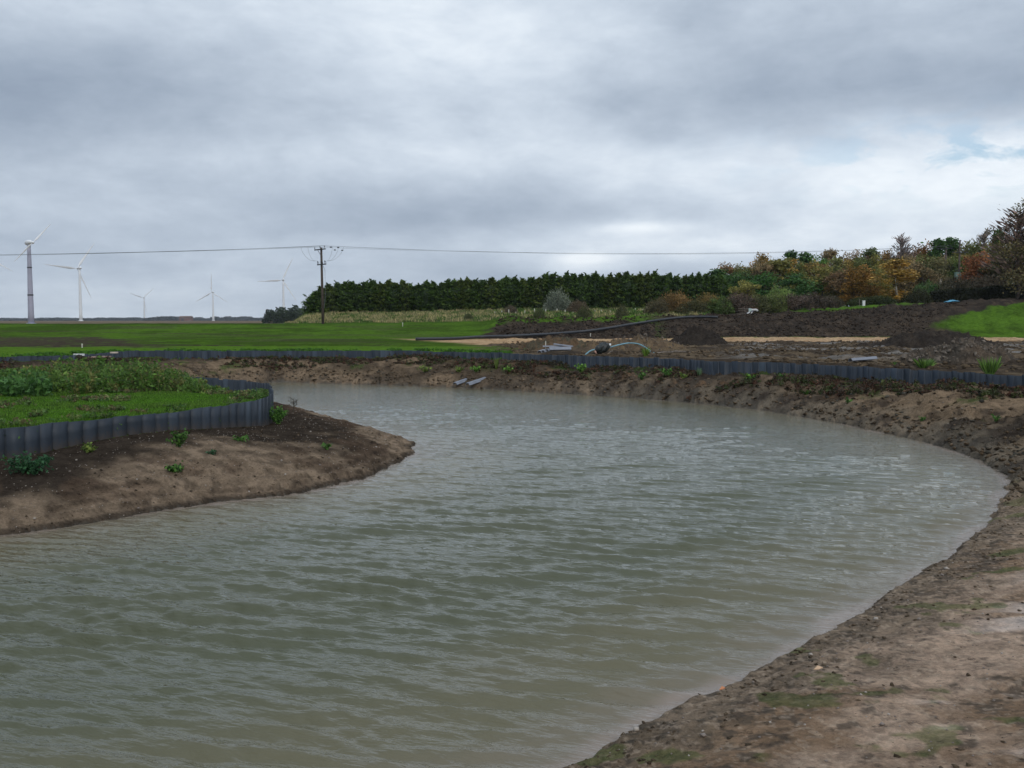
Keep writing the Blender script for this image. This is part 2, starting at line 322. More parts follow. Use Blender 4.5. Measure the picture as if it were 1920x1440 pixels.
def foliage_mat(name, tint_by_object=True, trans=.25):
    m = bpy.data.materials.new(name); m.use_nodes = True; nt = m.node_tree; b = nt.nodes['Principled BSDF']
    at = N(nt, 'ShaderNodeAttribute', attribute_name='tone')
    if tint_by_object:
        oi = N(nt, 'ShaderNodeObjectInfo'); base = oi.outputs['Color']
    else: base = N(nt, 'ShaderNodeAttribute', attribute_name='albedo').outputs['Color']
    v = mth(nt, 'ADD', mth(nt, 'MULTIPLY', at.outputs['Fac'], 1.75), .30)
    kc = N(nt, 'ShaderNodeCombineXYZ'); L(nt, mth(nt, 'POWER', v, 1.15), kc.inputs[0]); L(nt, v, kc.inputs[1]); L(nt, v, kc.inputs[2])
    col = mixc(nt, 1.0, base, kc.outputs[0], 'MULTIPLY')
    L(nt, col, b.inputs['Base Color']); b.inputs['Roughness'].default_value = .65; b.inputs['Specular IOR Level'].default_value = .25
    tr = N(nt, 'ShaderNodeBsdfTranslucent'); L(nt, col, tr.inputs[0]); mx = N(nt, 'ShaderNodeMixShader'); mx.inputs[0].default_value = trans
    o = nt.nodes['Material Output']; L(nt, b.outputs[0], mx.inputs[1]); L(nt, tr.outputs[0], mx.inputs[2]); L(nt, mx.outputs[0], o.inputs[0])
    return m
M['leaf'] = foliage_mat('foliage'); M['grassblade'] = foliage_mat('grass_blades', False, .3)
M['bark'] = mat('bark', (.07, .055, .042), .9, noise=.35, nscale=3, bump=.5)
M['birch'] = mat('birch_bark', (.42, .40, .36), .8, noise=.4, nscale=2.5)
M['white'] = mat('turbine_white', (.80, .81, .82), .45, noise=.04, nscale=.2)
M['turbinegrey'] = mat('turbine_grey_tower', (.36, .36, .44), .5, noise=.1, nscale=.3)
M['wood'] = mat('pole_wood', (.075, .055, .045), .85, noise=.35, nscale=4, bump=.4)
M['dark'] = mat('dark_fittings', (.03, .032, .035), .6, noise=.2)
M['wire'] = mat('conductor', (.14, .15, .16), .5)
M['pipe'] = mat('black_pipe', (.022, .024, .028), .5, noise=.3, nscale=2)
M['pvc'] = mat('grey_vinyl', (.20, .215, .25), .42, noise=.10, nscale=5)
M['paleplank'] = mat('pale_timber', (.52, .44, .36), .8, noise=.25, nscale=5)
M['peg'] = mat('pale_peg', (.62, .60, .52), .7, noise=.15)
M['bluehose'] = mat('blue_hose', (.16, .32, .38), .5, noise=.25, nscale=6)
M['blue'] = mat('blue_sheet', (.05, .28, .42), .5, noise=.25, nscale=4, bump=.4, bscale=6)
M['whiteplastic'] = mat('white_plastic', (.70, .71, .70), .5, noise=.1, nscale=5)
M['navy'] = mat('dark_blue_paint', (.06, .09, .18), .5, noise=.1)
M['rust'] = mat('rusty_steel', (.10, .035, .02), .8, noise=.4, nscale=6)
M['brick'] = mat('brick_red', (.16, .08, .06), .9, noise=.2, nscale=.8)
M['rooftile'] = mat('roof_brown', (.12, .065, .038), .9, noise=.2, nscale=.8)
M['deadwood'] = mat('bleached_stick', (.20, .17, .14), .9, noise=.3)
M['stone'] = mat('stone', (.27, .22, .18), .85, noise=.35, nscale=14, bump=.4)
M['clod'] = mat('broken_clods', (.135, .108, .082), .9, noise=.4, nscale=9, bump=.5)
M['orange'] = mat('orange_leaf', (.60, .25, .10), .7, noise=.2)
def pile_mat():
    m = bpy.data.materials.new('vinyl_sheet_pile'); m.use_nodes = True; nt = m.node_tree; b = nt.nodes['Principled BSDF']
    at = N(nt, 'ShaderNodeAttribute', attribute_name='tone'); geo = N(nt, 'ShaderNodeNewGeometry')
    n = N(nt, 'ShaderNodeTexNoise', i_Scale=6.0, i_Detail=5.0); mp = N(nt, 'ShaderNodeMapping'); mp.inputs[3].default_value = (1, 1, .25)
    L(nt, geo.outputs['Position'], mp.inputs[0]); L(nt, mp.outputs[0], n.inputs[0])
    col = ramp(nt, at.outputs['Fac'], [(0, (.026, .034, .044)), (.6, (.035, .046, .062)), (1, (.062, .084, .108))], 'LINEAR')
    k = mth(nt, 'ADD', mth(nt, 'MULTIPLY', n.outputs[0], .8), .6); kc = N(nt, 'ShaderNodeCombineXYZ'); [L(nt, k, kc.inputs[i]) for i in range(3)]
    col = mixc(nt, 1.0, col, kc.outputs[0], 'MULTIPLY')
    # soil splashed up from the foot of the wall
    sp2 = N(nt, 'ShaderNodeAttribute', attribute_name='foot'); n2 = N(nt, 'ShaderNodeTexNoise', i_Scale=16.0, i_Detail=6.0); L(nt, geo.outputs['Position'], n2.inputs[0])
    f = mth(nt, 'MULTIPLY', mth(nt, 'ADD', sp2.outputs['Fac'], mth(nt, 'SUBTRACT', n2.outputs[0], .76)), 1.1, clamp=True)
    col = mixc(nt, f, col, (.075, .055, .04)); L(nt, col, b.inputs['Base Color']); b.inputs['Roughness'].default_value = .55
    b.inputs['Specular IOR Level'].default_value = .3
    return m
M['pile'] = pile_mat()

# ------------------------------------------------------------------ object helpers
def tag(o, label=None, cat=None, group=None, kind=None):
    if label: o['label'] = label
    if cat: o['category'] = cat
    if group: o['group'] = group
    if kind: o['kind'] = kind
    return o
def np_mesh(name, V, Fc, smooth=False, tone=None, albedo=None, foot=None, wet=None):
    me = bpy.data.meshes.new(name); V = np.asarray(V, np.float32); Fc = np.asarray(Fc, np.int32); k = Fc.shape[1]
    me.vertices.add(len(V)); me.vertices.foreach_set('co', V.ravel())
    me.loops.add(Fc.size); me.loops.foreach_set('vertex_index', Fc.ravel())
    me.polygons.add(len(Fc)); me.polygons.foreach_set('loop_start', np.arange(0, Fc.size, k, dtype=np.int32))
    me.polygons.foreach_set('loop_total', np.full(len(Fc), k, np.int32))
    if smooth: me.polygons.foreach_set('use_smooth', np.ones(len(Fc), bool))
    for nm, a in (('tone', tone), ('foot', foot), ('wet', wet)):
        if a is not None:
            at = me.attributes.new(nm, 'FLOAT', 'POINT'); at.data.foreach_set('value', np.asarray(a, np.float32).ravel())
    if albedo is not None:
        at = me.attributes.new('albedo', 'FLOAT_COLOR', 'POINT'); A = np.ones((len(V), 4), np.float32); A[:, :3] = albedo; at.data.foreach_set('color', A.ravel())
    me.update(); me.validate(); return me
def link(name, me, m=None, parent=None, loc=None):
    o = bpy.data.objects.new(name, me)
    if m is not None and me is not None and not me.materials: me.materials.append(m)
    C.objects.link(o); o.parent = parent
    if loc is not None: o.location = loc
    return o
def empty(name, loc, rz=0.0, sc=1.0):
    o = bpy.data.objects.new(name, None); C.objects.link(o); o.location = loc; o.rotation_euler = (0, 0, rz)
    o.scale = (sc, sc, sc) if isinstance(sc, (int, float)) else sc; o.empty_display_size = .1; return o
class MB:
    """collects shapes into one mesh"""
    def __init__(s): s.v = []; s.f = []
    def add(s, vs, fs):
        b = len(s.v); s.v += [tuple(map(float, v)) for v in vs]; s.f += [tuple(i + b for i in f) for f in fs]
    def box(s, c, size, rot=None):
        hx, hy, hz = size[0] / 2, size[1] / 2, size[2] / 2
        vs = [Vector((x, y, z)) for x in (-hx, hx) for y in (-hy, hy) for z in (-hz, hz)]
        if rot is not None: vs = [rot @ v for v in vs]
        vs = [v + Vector(c) for v in vs]
        s.add(vs, [(0, 1, 3, 2), (4, 6, 7, 5), (0, 4, 5, 1), (2, 3, 7, 6), (0, 2, 6, 4), (1, 5, 7, 3)])
    def tube(s, pts, rad, n=8, caps=True):
        pts = [Vector(p) for p in pts]; rads = rad if isinstance(rad, (list, tuple)) else [rad] * len(pts); vs = []; fs = []
        for i, p in enumerate(pts):
            d = (pts[min(i + 1, len(pts) - 1)] - pts[max(i - 1, 0)]); d = d.normalized() if d.length > 1e-9 else Vector((0, 0, 1))
            q = d.to_track_quat('Z', 'Y')
            for k in range(n):
                a = 2 * math.pi * k / n; vs.append(p + q @ Vector((math.cos(a) * rads[i], math.sin(a) * rads[i], 0)))
        for i in range(len(pts) - 1):
            for k in range(n):
                a = i * n + k; b = i * n + (k + 1) % n; fs.append((a, b, b + n, a + n))
        if caps: fs.append(tuple(range(n))[::-1]); fs.append(tuple(range((len(pts) - 1) * n, len(pts) * n)))
        s.add(vs, fs)
    def mesh(s, name, smooth=False):
        me = bpy.data.meshes.new(name); me.from_pydata(s.v, [], s.f)
        if smooth: me.polygons.foreach_set('use_smooth', np.ones(len(me.polygons), bool))
        me.update(); return me
    def build(s, name, m, parent=None, loc=None, smooth=False): return link(name, s.mesh(name, smooth), m, parent, loc)

# ------------------------------------------------------------------ ground
def in_poly_px(G, pts):
    """layout patch outlined by ground points given as photo pixels on the already known terrain"""
    P = np.array([tuple(ground_at(*p, y0=28))[:2] for p in pts]); return poly_dist(G['X'], G['Y'], P)[0]
def C3(*c): return np.array(c, float)
GR_FIELD = C3(.078, .150, .018); GR_DARK = C3(.050, .092, .014); GR_NEAR = C3(.062, .150, .012)
SOIL = C3(.070, .054, .041); SOILD = C3(.040, .032, .026); SANDY = C3(.23, .155, .095); CLAY = C3(.135, .125, .105)
TRACK = C3(.50, .345, .205); TAWNY = C3(.26, .22, .11); MUDGREY = C3(.20, .175, .145); WETSAND = C3(.30, .222, .163)
def colour_ground(G):
    X, Y, a = G['X'], G['Y'], G['a']; n = X.size
    def mixm(A, B, t): return A * (1 - t[:, None]) + B * t[:, None]
    f1 = fbm(X * .35, Y * .35, 4, 101); f2 = fbm(X * 1.6, Y * 1.6, 4, 102); f3 = fbm(X * 6, Y * 6, 4, 103, .6); f4 = fbm(X * .08, Y * .08, 3, 104)
    A = np.tile(SOIL, (n, 1)); wet = np.zeros(n)
    one = np.ones(n)
    # --- outer bank
    B = mixm(np.tile(C3(.27, .19, .12), (n, 1)), np.tile(SOIL * 1.1, (n, 1)), sm(.42, .64, .55 * f1 + .45 * f2 + .10 * G['t'] - .02))
    B = mixm(B, np.tile(C3(.30, .17, .085), (n, 1)), sm(.58, .72, f2 * .6 + f1 * .4) * .8 * sm(.15, .5, G['t']))
    B = mixm(B, np.tile(SOILD, (n, 1)), sm(.54, .66, f3 * .6 + f2 * .4) * .6)
    B = mixm(B, np.tile(C3(.10, .074, .05), (n, 1)), sm(1150, 900, a) * sm(30, 36, Y) * (.30 + .5 * sm(.42, .58, f1)))
    foot = sm(1.5, .3, G['dow'] + (f2 - .5) * 1.2)
    B = mixm(B, np.tile(SOILD * .9, (n, 1)), foot * .75 * sm(25, 30, Y))
    B = mixm(B, np.tile(CLAY * C3(1.05, .98, .88), (n, 1)), sm(2.2, .3, G['s1'] + (f2 - .5) * 3 + .6) * sm(16, 19, Y) * sm(900, 1300, a) * .7)
    B = mixm(B, np.tile(C3(.045, .085, .018), (n, 1)), sm(.62, .70, fbm(X * .9, Y * .9, 4, 130)) * .7 * sm(1., 2., G['s1']))
    # near bank: wet sand and clay with puddles, darker crumbly edge by the water
    nb = sm(20, 13, Y)
    Nb = mixm(np.tile(WETSAND, (n, 1)), np.tile(C3(.17, .115, .072), (n, 1)), sm(.42, .6, f1 * .5 + f2 * .5))
    pud = sm(.50, .57, fbm(X * .45, Y * .95, 4, 140)) * sm(1.0, 1.6, G['s1'])
    Nb = mixm(Nb, np.tile(C3(.215, .168, .135), (n, 1)), pud * .8)
    Nb = mixm(Nb, np.tile(C3(.115, .09, .062), (n, 1)), sm(1.2, .25, G['s1'] + (f2 - .5) * 1.6 + (f3 - .5) * .8) * .85)
    Nb = mixm(Nb, np.tile(C3(.055, .045, .035), (n, 1)), sm(.55, .63, f3 * .65 + f2 * .35) * .75)
    f6 = fbm(X * 14, Y * 14, 3, 104, .65); Nb = mixm(Nb, np.tile(C3(.06, .05, .038), (n, 1)), sm(.56, .68, f6) * (.35 + .5 * sm(1.5, .2, G['s1'])))
    Nb = mixm(Nb, np.tile(C3(.36, .29, .22), (n, 1)), sm(.62, .72, fbm(X * 22, Y * 22, 2, 105)) * .35)
    Nb = Nb * C3(1.66, 1.58, 1.52)
    Nb = mixm(Nb, np.tile(C3(.10, .125, .03), (n, 1)), sm(.685, .73, fbm(X * 1.9 + 3, Y * 1.9, 4, 150) + .12 * (f3 - .5)) * .6)
    B = mixm(B, Nb, nb); wb = nb * (.18 + .8 * pud) 
    A = np.where(G['bank_o'][:, None], B, A); wet = np.where(G['bank_o'], wb + .15 * (1 - nb) * sm(1, 0, G['s1']), wet)
    # --- island bank
    hum = sm(.36, .54, f1 * .5 + f2 * .28 + .48 * G['t2'] - .14 + .016 * np.clip(X + 9, -4, 4))
    I = mixm(np.tile(C3(.30, .22, .15), (n, 1)), np.tile(SOIL * .78, (n, 1)), hum); I = mixm(I, np.tile(SOIL, (n, 1)), sm(.52, .68, f3) * .45)
    I = mixm(I, np.tile(C3(.20, .13, .085), (n, 1)), sm(1.2, .2, np.abs(G['s2'] - .9)) * sm(.45, .6, f2) * .35)
    I = mixm(I, np.tile(SOILD * 1.1, (n, 1)), sm(.16, .05, G['s2']) * .8)
    wv = G['s2'] + .25 * fbm(X * .8, Y * .8, 3, 56); ln = np.exp(-((wv - .33) / .05) ** 2) + np.exp(-((wv - .58) / .04) ** 2) + np.exp(-((wv - .93) / .05) ** 2)
    I = mixm(I, np.tile(SOILD, (n, 1)), np.clip(ln, 0, 1) * sm(.38, .6, f2) * .6)
    A = np.where(G['bank_i'][:, None], I, A)
    # --- island lawn
    Lw = mixm(np.tile(GR_NEAR, (n, 1)), np.tile(GR_NEAR * C3(.6, .6, .9), (n, 1)), sm(.45, .65, f1 * .5 + f2 * .5))
    Lw = mixm(Lw, np.tile(C3(.085, .13, .03), (n, 1)), sm(.58, .7, f3) * .35)
    Lw = mixm(Lw, np.tile(SOIL, (n, 1)), sm(.66, .72, f2) * .5)
    A = np.where(G['isle'][:, None], Lw, A)
    # --- land outside the wall
    O = mixm(np.tile(GR_FIELD, (n, 1)), np.tile(GR_DARK, (n, 1)), sm(.42, .62, f4 * .4 + f1 * .4 + .2 * f2))
    O = mixm(O, np.tile(GR_FIELD * 1.3, (n, 1)), sm(66, 60, Y) * .8)
    bp = sm(-.5, 2.5, in_poly_px(G, [(-80, 652), (-80, 634), (60, 631), (200, 632), (268, 637), (268, 645), (330, 649.5), (330, 651), (100, 652)]) + (f1 - .5) * 7)
    O = mixm(O, np.tile(SOIL * .95, (n, 1)), bp * sm(.20, .42, f2) * .92); O = mixm(O, np.tile(SOIL, (n, 1)), sm(.50, .62, fbm(X * .12, Y * .5, 4, 190)) * sm(62, 68, Y) * sm(113, 108, Y) * sm(900, 700, a) * .5)
    dd = np.exp(-((Y - 64.0 + 1.5 * np.sin(X * .12) + (f1 - .5) * 3) / 1.1) ** 2) * sm(800, 700, a)
    O = mixm(O, np.tile(SOIL * .8, (n, 1)), sm(.35, .6, dd) * sm(.40, .52, f2 + .05))
    ridge = sm(111, 114, Y) * sm(118, 116, Y) * sm(900, 600, a)
    O = mixm(O, np.tile(C3(.03, .055, .015), (n, 1)), ridge * .6)
    # rough embankment grass
    RB = mixm(np.tile(C3(.075, .125, .026), (n, 1)), np.tile(TAWNY, (n, 1)), sm(.40, .60, fbm(X * .9, Y * .9, 4, 160) - .10 * sm(900, 1000, a) + .05))
    RB = mixm(RB, np.tile(C3(.06, .14, .02), (n, 1)), sm(860, 980, a) * .65)
    O = mixm(O, RB, sm(115.5, 118, Y + (f2 - .5) * 2) * sm(530, 570, a) * sm(170, 150, Y))
    O = mixm(O, np.tile(C3(.07, .062, .035), (n, 1)), sm(1190, 1260, a) * sm(1500, 1440, a) * sm(108, 110, Y) * sm(160, 150, Y))
    # brown plough far off
    O = mixm(O, np.tile(C3(.15, .115, .075), (n, 1)), sm(180, 230, Y))
    # churned mud inside the track
    Md = mixm(np.tile(SOIL * .95, (n, 1)), np.tile(C3(.155, .115, .075), (n, 1)), sm(.42, .62, f1 * .5 + f2 * .5))
    wetm = sm(.50, .60, fbm(X * .3, Y * .6, 4, 170)) * sm(1320, 1420, a) * sm(38, 48, Y + (a < 1700) * 2.0)
    Md = mixm(Md, np.tile(C3(.135, .118, .097), (n, 1)), wetm * .7)
    mm = sm(-.6, .8, (a - (930 - (Y - 50) * 3.2)) / 60 + (f1 - .5) * 3) * sm(77, 74, Y)
    O = mixm(O, Md, mm)
    # dark topsoil slope
    Ts = mixm(np.tile(SOILD * 1.0, (n, 1)), np.tile(SOIL * .9, (n, 1)), sm(.4, .62, f1 * .6 + f2 * .4))
    Ts = mixm(Ts, np.tile(C3(.10, .072, .05), (n, 1)), sm(.6, .7, f2) * .6)
    tsp = sm(-.7, .7, in_poly_px(G, [(893, 626), (930, 612), (980, 604), (1060, 603.5), (1120, 599), (1240, 600), (1300, 594), (1400, 588.5), (1480, 586.5), (1560, 585), (1650, 580), (1700, 577), (1790, 571), (1845, 569), (1800, 590), (1747, 612), (1790, 620), (1835, 632), (1960, 634), (1960, 637.5), (1340, 637), (960, 634), (893, 634)]) + (f1 - .5) * 2.6)
    tsp = np.maximum(tsp, sm(82, 84, Y) * sm(87, 85, Y) * sm(880, 920, a))
    ym = np.interp(a, [1200, 1440, 1480, 1560, 1650, 1730, 1765], [111, 120, 113, 111.6, 113, 116.5, 124]); t2_ = sm(.7, -.7, Y - ym + (f1 - .5) * 3) * sm(84, 85.5, Y) * sm(1180, 1260, a)
    tsp = np.where(a > 1230, t2_, np.maximum(tsp, t2_))
    O = mixm(O, Ts, tsp)
    # orange sand track
    tr = sm(0, .5, np.minimum(Y - 73.6 + (f2 - .5) * 2.2 + 7.5 * sm(1150, 980, a), 84.3 - Y + (f2 - .5) * 1.6)) * sm(780, 850, a + (Y - 76) * 9)
    O = mixm(O, mixm(np.tile(TRACK, (n, 1)), np.tile(TRACK * C3(.80, .72, .66), (n, 1)), sm(.4, .65, f2)), tr)
    # lawn on the right slope
    rl = sm(-.6, .6, in_poly_px(G, [(1747, 613), (1800, 591), (1850, 576.5), (1925, 564), (2100, 560), (2100, 632.5), (1960, 633), (1838, 631), (1795, 620)]) + (f2 - .5) * 1.6)
    O = mixm(O, mixm(np.tile(GR_FIELD * 1.05, (n, 1)), np.tile(GR_DARK, (n, 1)), sm(.45, .65, f1 * .5 + f2 * .5)), rl)
    A = np.where(G['out'][:, None], O, A); wet = np.where(G['out'], wetm * mm * (1 - rl) * .55, wet)
    # lake bed
    A = np.where(G['lake'][:, None], CLAY * .8, A)
    return A, wet
def make_ground():
    rr = [1.2]
    while rr[-1] < 5200:
        g = 1.0037 if rr[-1] < 34 else 1.0056 if rr[-1] < 62 else (1.009 if rr[-1] < 150 else 1.04); rr.append(rr[-1] * g)
    rr = np.array(rr); fine = np.arange(-33.5, 33.5001, .095)
    th = np.radians(np.concatenate([np.arange(-180, -34, 2.0), fine, np.arange(35, 180, 2.0)]))
    T, RR = np.meshgrid(th, rr); X = RR * np.sin(T); Y = RR * np.cos(T)
    G = site(X, Y); A, wet = colour_ground(G)
    V = np.stack([G['X'], G['Y'], G['z']], 1); nr, nc = T.shape
    i = np.arange(nr - 1)[:, None] * nc; j = np.arange(nc)[None, :]; j2 = (j + 1) % nc
    Fq = np.stack([(i + j), (i + j2), (i + nc + j2), (i + nc + j)], -1).reshape(-1, 4)
    z0 = H(0, 0); V = np.vstack([V, [[0, 0, z0]]]); A = np.vstack([A, A[:1]]); wet = np.append(wet, 0)
    c = len(V) - 1; jj = np.arange(nc); cen = np.stack([np.full(nc, c), (jj + 1) % nc, jj, jj], 1)
    Fc = Fq[:, ::-1]
    me = np_mesh('ground', V, Fc, True, albedo=A, wet=wet)
    o = link('ground', me, M['ground']); tag(o, kind='structure', label='grass fields, sandy banks and dark topsoil round the lake'); return o
make_ground()

# ------------------------------------------------------------------ water
def make_water():
    rr = [3.0]
    while rr[-1] < 64: rr.append(rr[-1] * 1.0042)
    rr = np.array(rr); th = np.radians(np.concatenate([np.arange(-110, -32, 1.5), np.arange(-31.5, 31.5, .075), np.arange(32.5, 60, 1.5)]))
    T, RR = np.meshgrid(th, rr); X = (RR * np.sin(T)).ravel(); Y = (RR * np.cos(T)).ravel()
    wl = poly_dist(X, Y, LAKE)[0]; wi = poly_dist(X, Y, ISL)[0]; wd = np.minimum(wl, -wi)
    g = np.random.default_rng(3); z = np.zeros(X.size)
    # wind waves: crests run away to the left; chop is stronger in the open water and dies at the edge
    cell = np.hypot(X, Y) * .0045
    gust = .85 + .3 * sm(.35, .65, fbm(X * .2, Y * .2, 3, 201)); edge = .10 + .90 * sm(-.05, .45, wd)
    lee = sm(-9, 0, X - (Y - 14) * .15) * .3 + .7
    px = X + .25 * (vnoise(X * .5, Y * .5, 7) - .5); py = Y + .35 * (vnoise(X * .45, Y * .45, 8) - .5)
    for k in range(80):
        if k < 26: lam = g.uniform(.27, .56); ang = R(23) + g.normal(0, R(8)); sl = .046
        elif k < 52: lam = g.uniform(.13, .27); ang = R(20) + g.normal(0, R(16)); sl = .036
        else: lam = g.uniform(.09, .20); ang = R(18) + g.normal(0, R(26)); sl = .026
        kv = 2 * math.pi / lam; ph = kv * (px * math.sin(ang) + py * math.cos(ang)) + g.uniform(0, 6.283)
        amp = sl / kv * np.clip(lam / (cell * 2.6), 0, 1) ** 1.6
        z += amp * np.sin(ph)
    z = z * gust * edge * lee * (.30 + .70 * sm(30, 12, np.hypot(X, Y))); z = z + 3.0 * z * np.abs(z)
    nr, nc = T.shape; i = np.arange(nr - 1)[:, None] * nc; j = np.arange(nc - 1)[None, :]
    Fq = np.stack([(i + j), (i + nc + j), (i + nc + j + 1), (i + j + 1)], -1).reshape(-1, 4)[:, ::-1]
    keep = (wd > -.5)[Fq].any(1); Fq = Fq[keep]
    used = np.unique(Fq); mp = np.full(X.size, -1); mp[used] = np.arange(used.size)
    shore = np.clip(wd, 0, 6)[used]
    me = np_mesh('water', np.stack([X, Y, z], 1)[used], mp[Fq], True, tone=shore, foot=np.minimum(Y, 60)[used])
    m = bpy.data.materials.new('lake_water'); m.use_nodes = True; nt = m.node_tree; b = nt.nodes['Principled BSDF']
    at = N(nt, 'ShaderNodeAttribute', attribute_name='tone'); geo = N(nt, 'ShaderNodeNewGeometry')
    n = N(nt, 'ShaderNodeTexNoise', i_Scale=.5, i_Detail=4.0); L(nt, geo.outputs['Position'], n.inputs[0])
    d = mth(nt, 'ADD', at.outputs['Fac'], mth(nt, 'MULTIPLY', mth(nt, 'SUBTRACT', n.outputs[0], .5), .8))
    col = ramp(nt, mth(nt, 'MULTIPLY', d, .32), [(0, (.24, .19, .15)), (.07, (.155, .13, .085)), (.30, (.118, .106, .058)), (1, (.074, .078, .040))])
    L(nt, col, b.inputs['Base Color']); b.inputs['IOR'].default_value = 1.333; b.inputs['Roughness'].default_value = .04
    mp1 = N(nt, 'ShaderNodeMapping'); mp1.inputs[2].default_value = (0, 0, R(-24)); mp1.inputs[3].default_value = (1.0, 3.0, 1)
    mp1.vector_type = 'TEXTURE'; mp1.inputs[3].default_value = (1.0, .26, 1); mp1.inputs[2].default_value = (0, 0, R(-22))
    L(nt, geo.outputs['Position'], mp1.inputs[0])
    n1 = N(nt, 'ShaderNodeTexNoise', i_Scale=3.0, i_Detail=3.0, i_Roughness=.5, i_Distortion=.5); L(nt, mp1.outputs[0], n1.inputs[0])
    n2 = N(nt, 'ShaderNodeTexNoise', i_Scale=8.0, i_Detail=2.0, i_Roughness=.5); L(nt, mp1.outputs[0], n2.inputs[0])
    hh = mth(nt, 'ADD', n1.outputs[0], mth(nt, 'MULTIPLY', n2.outputs[0], .35))
    bp = N(nt, 'ShaderNodeBump', i_Strength=.50, i_Distance=.036); L(nt, hh, bp.inputs['Height']); L(nt, bp.outputs[0], b.inputs['Normal'])
    o = link('water', me, m); tag(o, kind='structure', label='rippled grey green lake water'); return o
make_water()

# ------------------------------------------------------------------ sheet pile walls
def pile_wall(P, ztop, period, side, name, label, seed, amp=.06):
    P = np.asarray(P, float); Q = np.vstack([P, P[:1]]); seg = np.hypot(np.diff(Q[:, 0]), np.diff(Q[:, 1])); S_ = np.concatenate([[0], np.cumsum(seg)])
    n = int(S_[-1] / period); period = S_[-1] / n; g = np.random.default_rng(seed)
    prof = [(0.0, 1.0), (.86, .2), (.90, -1.0), (.96, -.9)]
    ss = []; off = []; pid = []
    tilt = g.normal(0, .22, n)
    for k in range(n):
        for u, o in prof: ss.append((k + u) * period); off.append(o + (tilt[k] * (u - .35) * 2 if o > 0 else 0)); pid.append(k)
    ss = np.array(ss); off = np.array(off) * amp * .5; pid = np.array(pid)
    x = np.interp(ss, S_, Q[:, 0]); y = np.interp(ss, S_, Q[:, 1]); zb = np.interp(ss, S_, Q[:, 2])
    dx = np.interp(ss + .15, S_, Q[:, 0], period=None) - np.interp(ss - .15, S_, Q[:, 0]); dy = np.interp(ss + .15, S_, Q[:, 1]) - np.interp(ss - .15, S_, Q[:, 1])
    l = np.hypot(dx, dy) + 1e-9; nx, ny = dy / l * side, -dx / l * side
    jt = np.repeat(g.normal(0, .014, n), len(prof)); lean = np.repeat(g.normal(0, .010, n), len(prof)); tn = np.clip(np.repeat(g.beta(2.0, 3.2, n), len(prof)) - .12 * (off < 0), 0, 1)
    wav = (vnoise(ss * .35, ss * 0, seed) - .5) * .05
    th = .005; rows = []
    for (dz, th_) in ((None, th), (1, th), (1, -th), (None, -th)):
        z = ztop + jt + wav if dz else zb - .55
        e = lean if dz else 0
        rows.append(np.stack([x + nx * (off + th_ + e), y + ny * (off + th_ + e), z + 0 * x], 1))
    # an extra row near the ground carries the soil splash
    lf = [.55 / (ztop - zb + .55), .77 / (ztop - zb + .55)]
    V = np.vstack([rows[0]] + [np.stack([x + nx * (off + th + lean * f), y + ny * (off + th + lean * f), zb + dz], 1) for f, dz in zip(lf, (0, .22))] + [rows[1], rows[2], rows[3]])
    m = len(ss); Fq = []
    i = np.arange(m); i2 = (i + 1) % m
    for r in range(5): Fq.append(np.stack([r * m + i, r * m + i2, (r + 1) * m + i2, (r + 1) * m + i], 1))
    foot = np.concatenate([np.ones(m), np.ones(m) * .8, np.zeros(m), np.zeros(m) - .2, np.zeros(m) - .2, np.ones(m)])
    me = np_mesh(name, V, np.vstack(Fq), False, tone=np.tile(tn, 6), foot=foot)
    return tag(link(name, me, M['pile']), label, 'retaining wall')
pile_wall(IW, ZI, .30, 1, 'sheet_pile_wall', 'dark corrugated sheet pile wall curving round the grassy island', 5, .055)
pile_wall(OW, ZO, .26, -1, 'sheet_pile_wall', 'long low slate blue sheet pile wall along the far bank', 6, .045)

# ------------------------------------------------------------------ foliage meshes
def cards(Pc, size, asp=1.6, g=rng, tone=None, updir=None, up=0.0):
    """leaf quads (diamond) with random orientation round centres Pc"""
    n = len(Pc); a = g.normal(size=(n, 3)); 
    if updir is not None: a = a * (1 - up) + updir * up * 1.6
    a /= np.linalg.norm(a, axis=1)[:, None] + 1e-9
    b = np.cross(a, g.normal(size=(n, 3))); b /= np.linalg.norm(b, axis=1)[:, None] + 1e-9
    s = np.asarray(size).reshape(-1, 1) * np.ones((n, 1)); A = a * s * .5 * asp; B = b * s * .5
    V = np.stack([Pc - A, Pc + B - A * .1, Pc + A, Pc - B - A * .1], 1).reshape(-1, 3)
    Fq = np.arange(4 * n).reshape(-1, 4); t = g.random(n) if tone is None else tone
    return V, Fq, np.repeat(t, 4)
def join(parts):
    Vs = []; Fs = []; Ts = []; b = 0
    for V, Fq, T in parts: Vs.append(V); Fs.append(Fq + b); Ts.append(T); b += len(V)
    return np.vstack(Vs), np.vstack(Fs), np.concatenate(Ts)
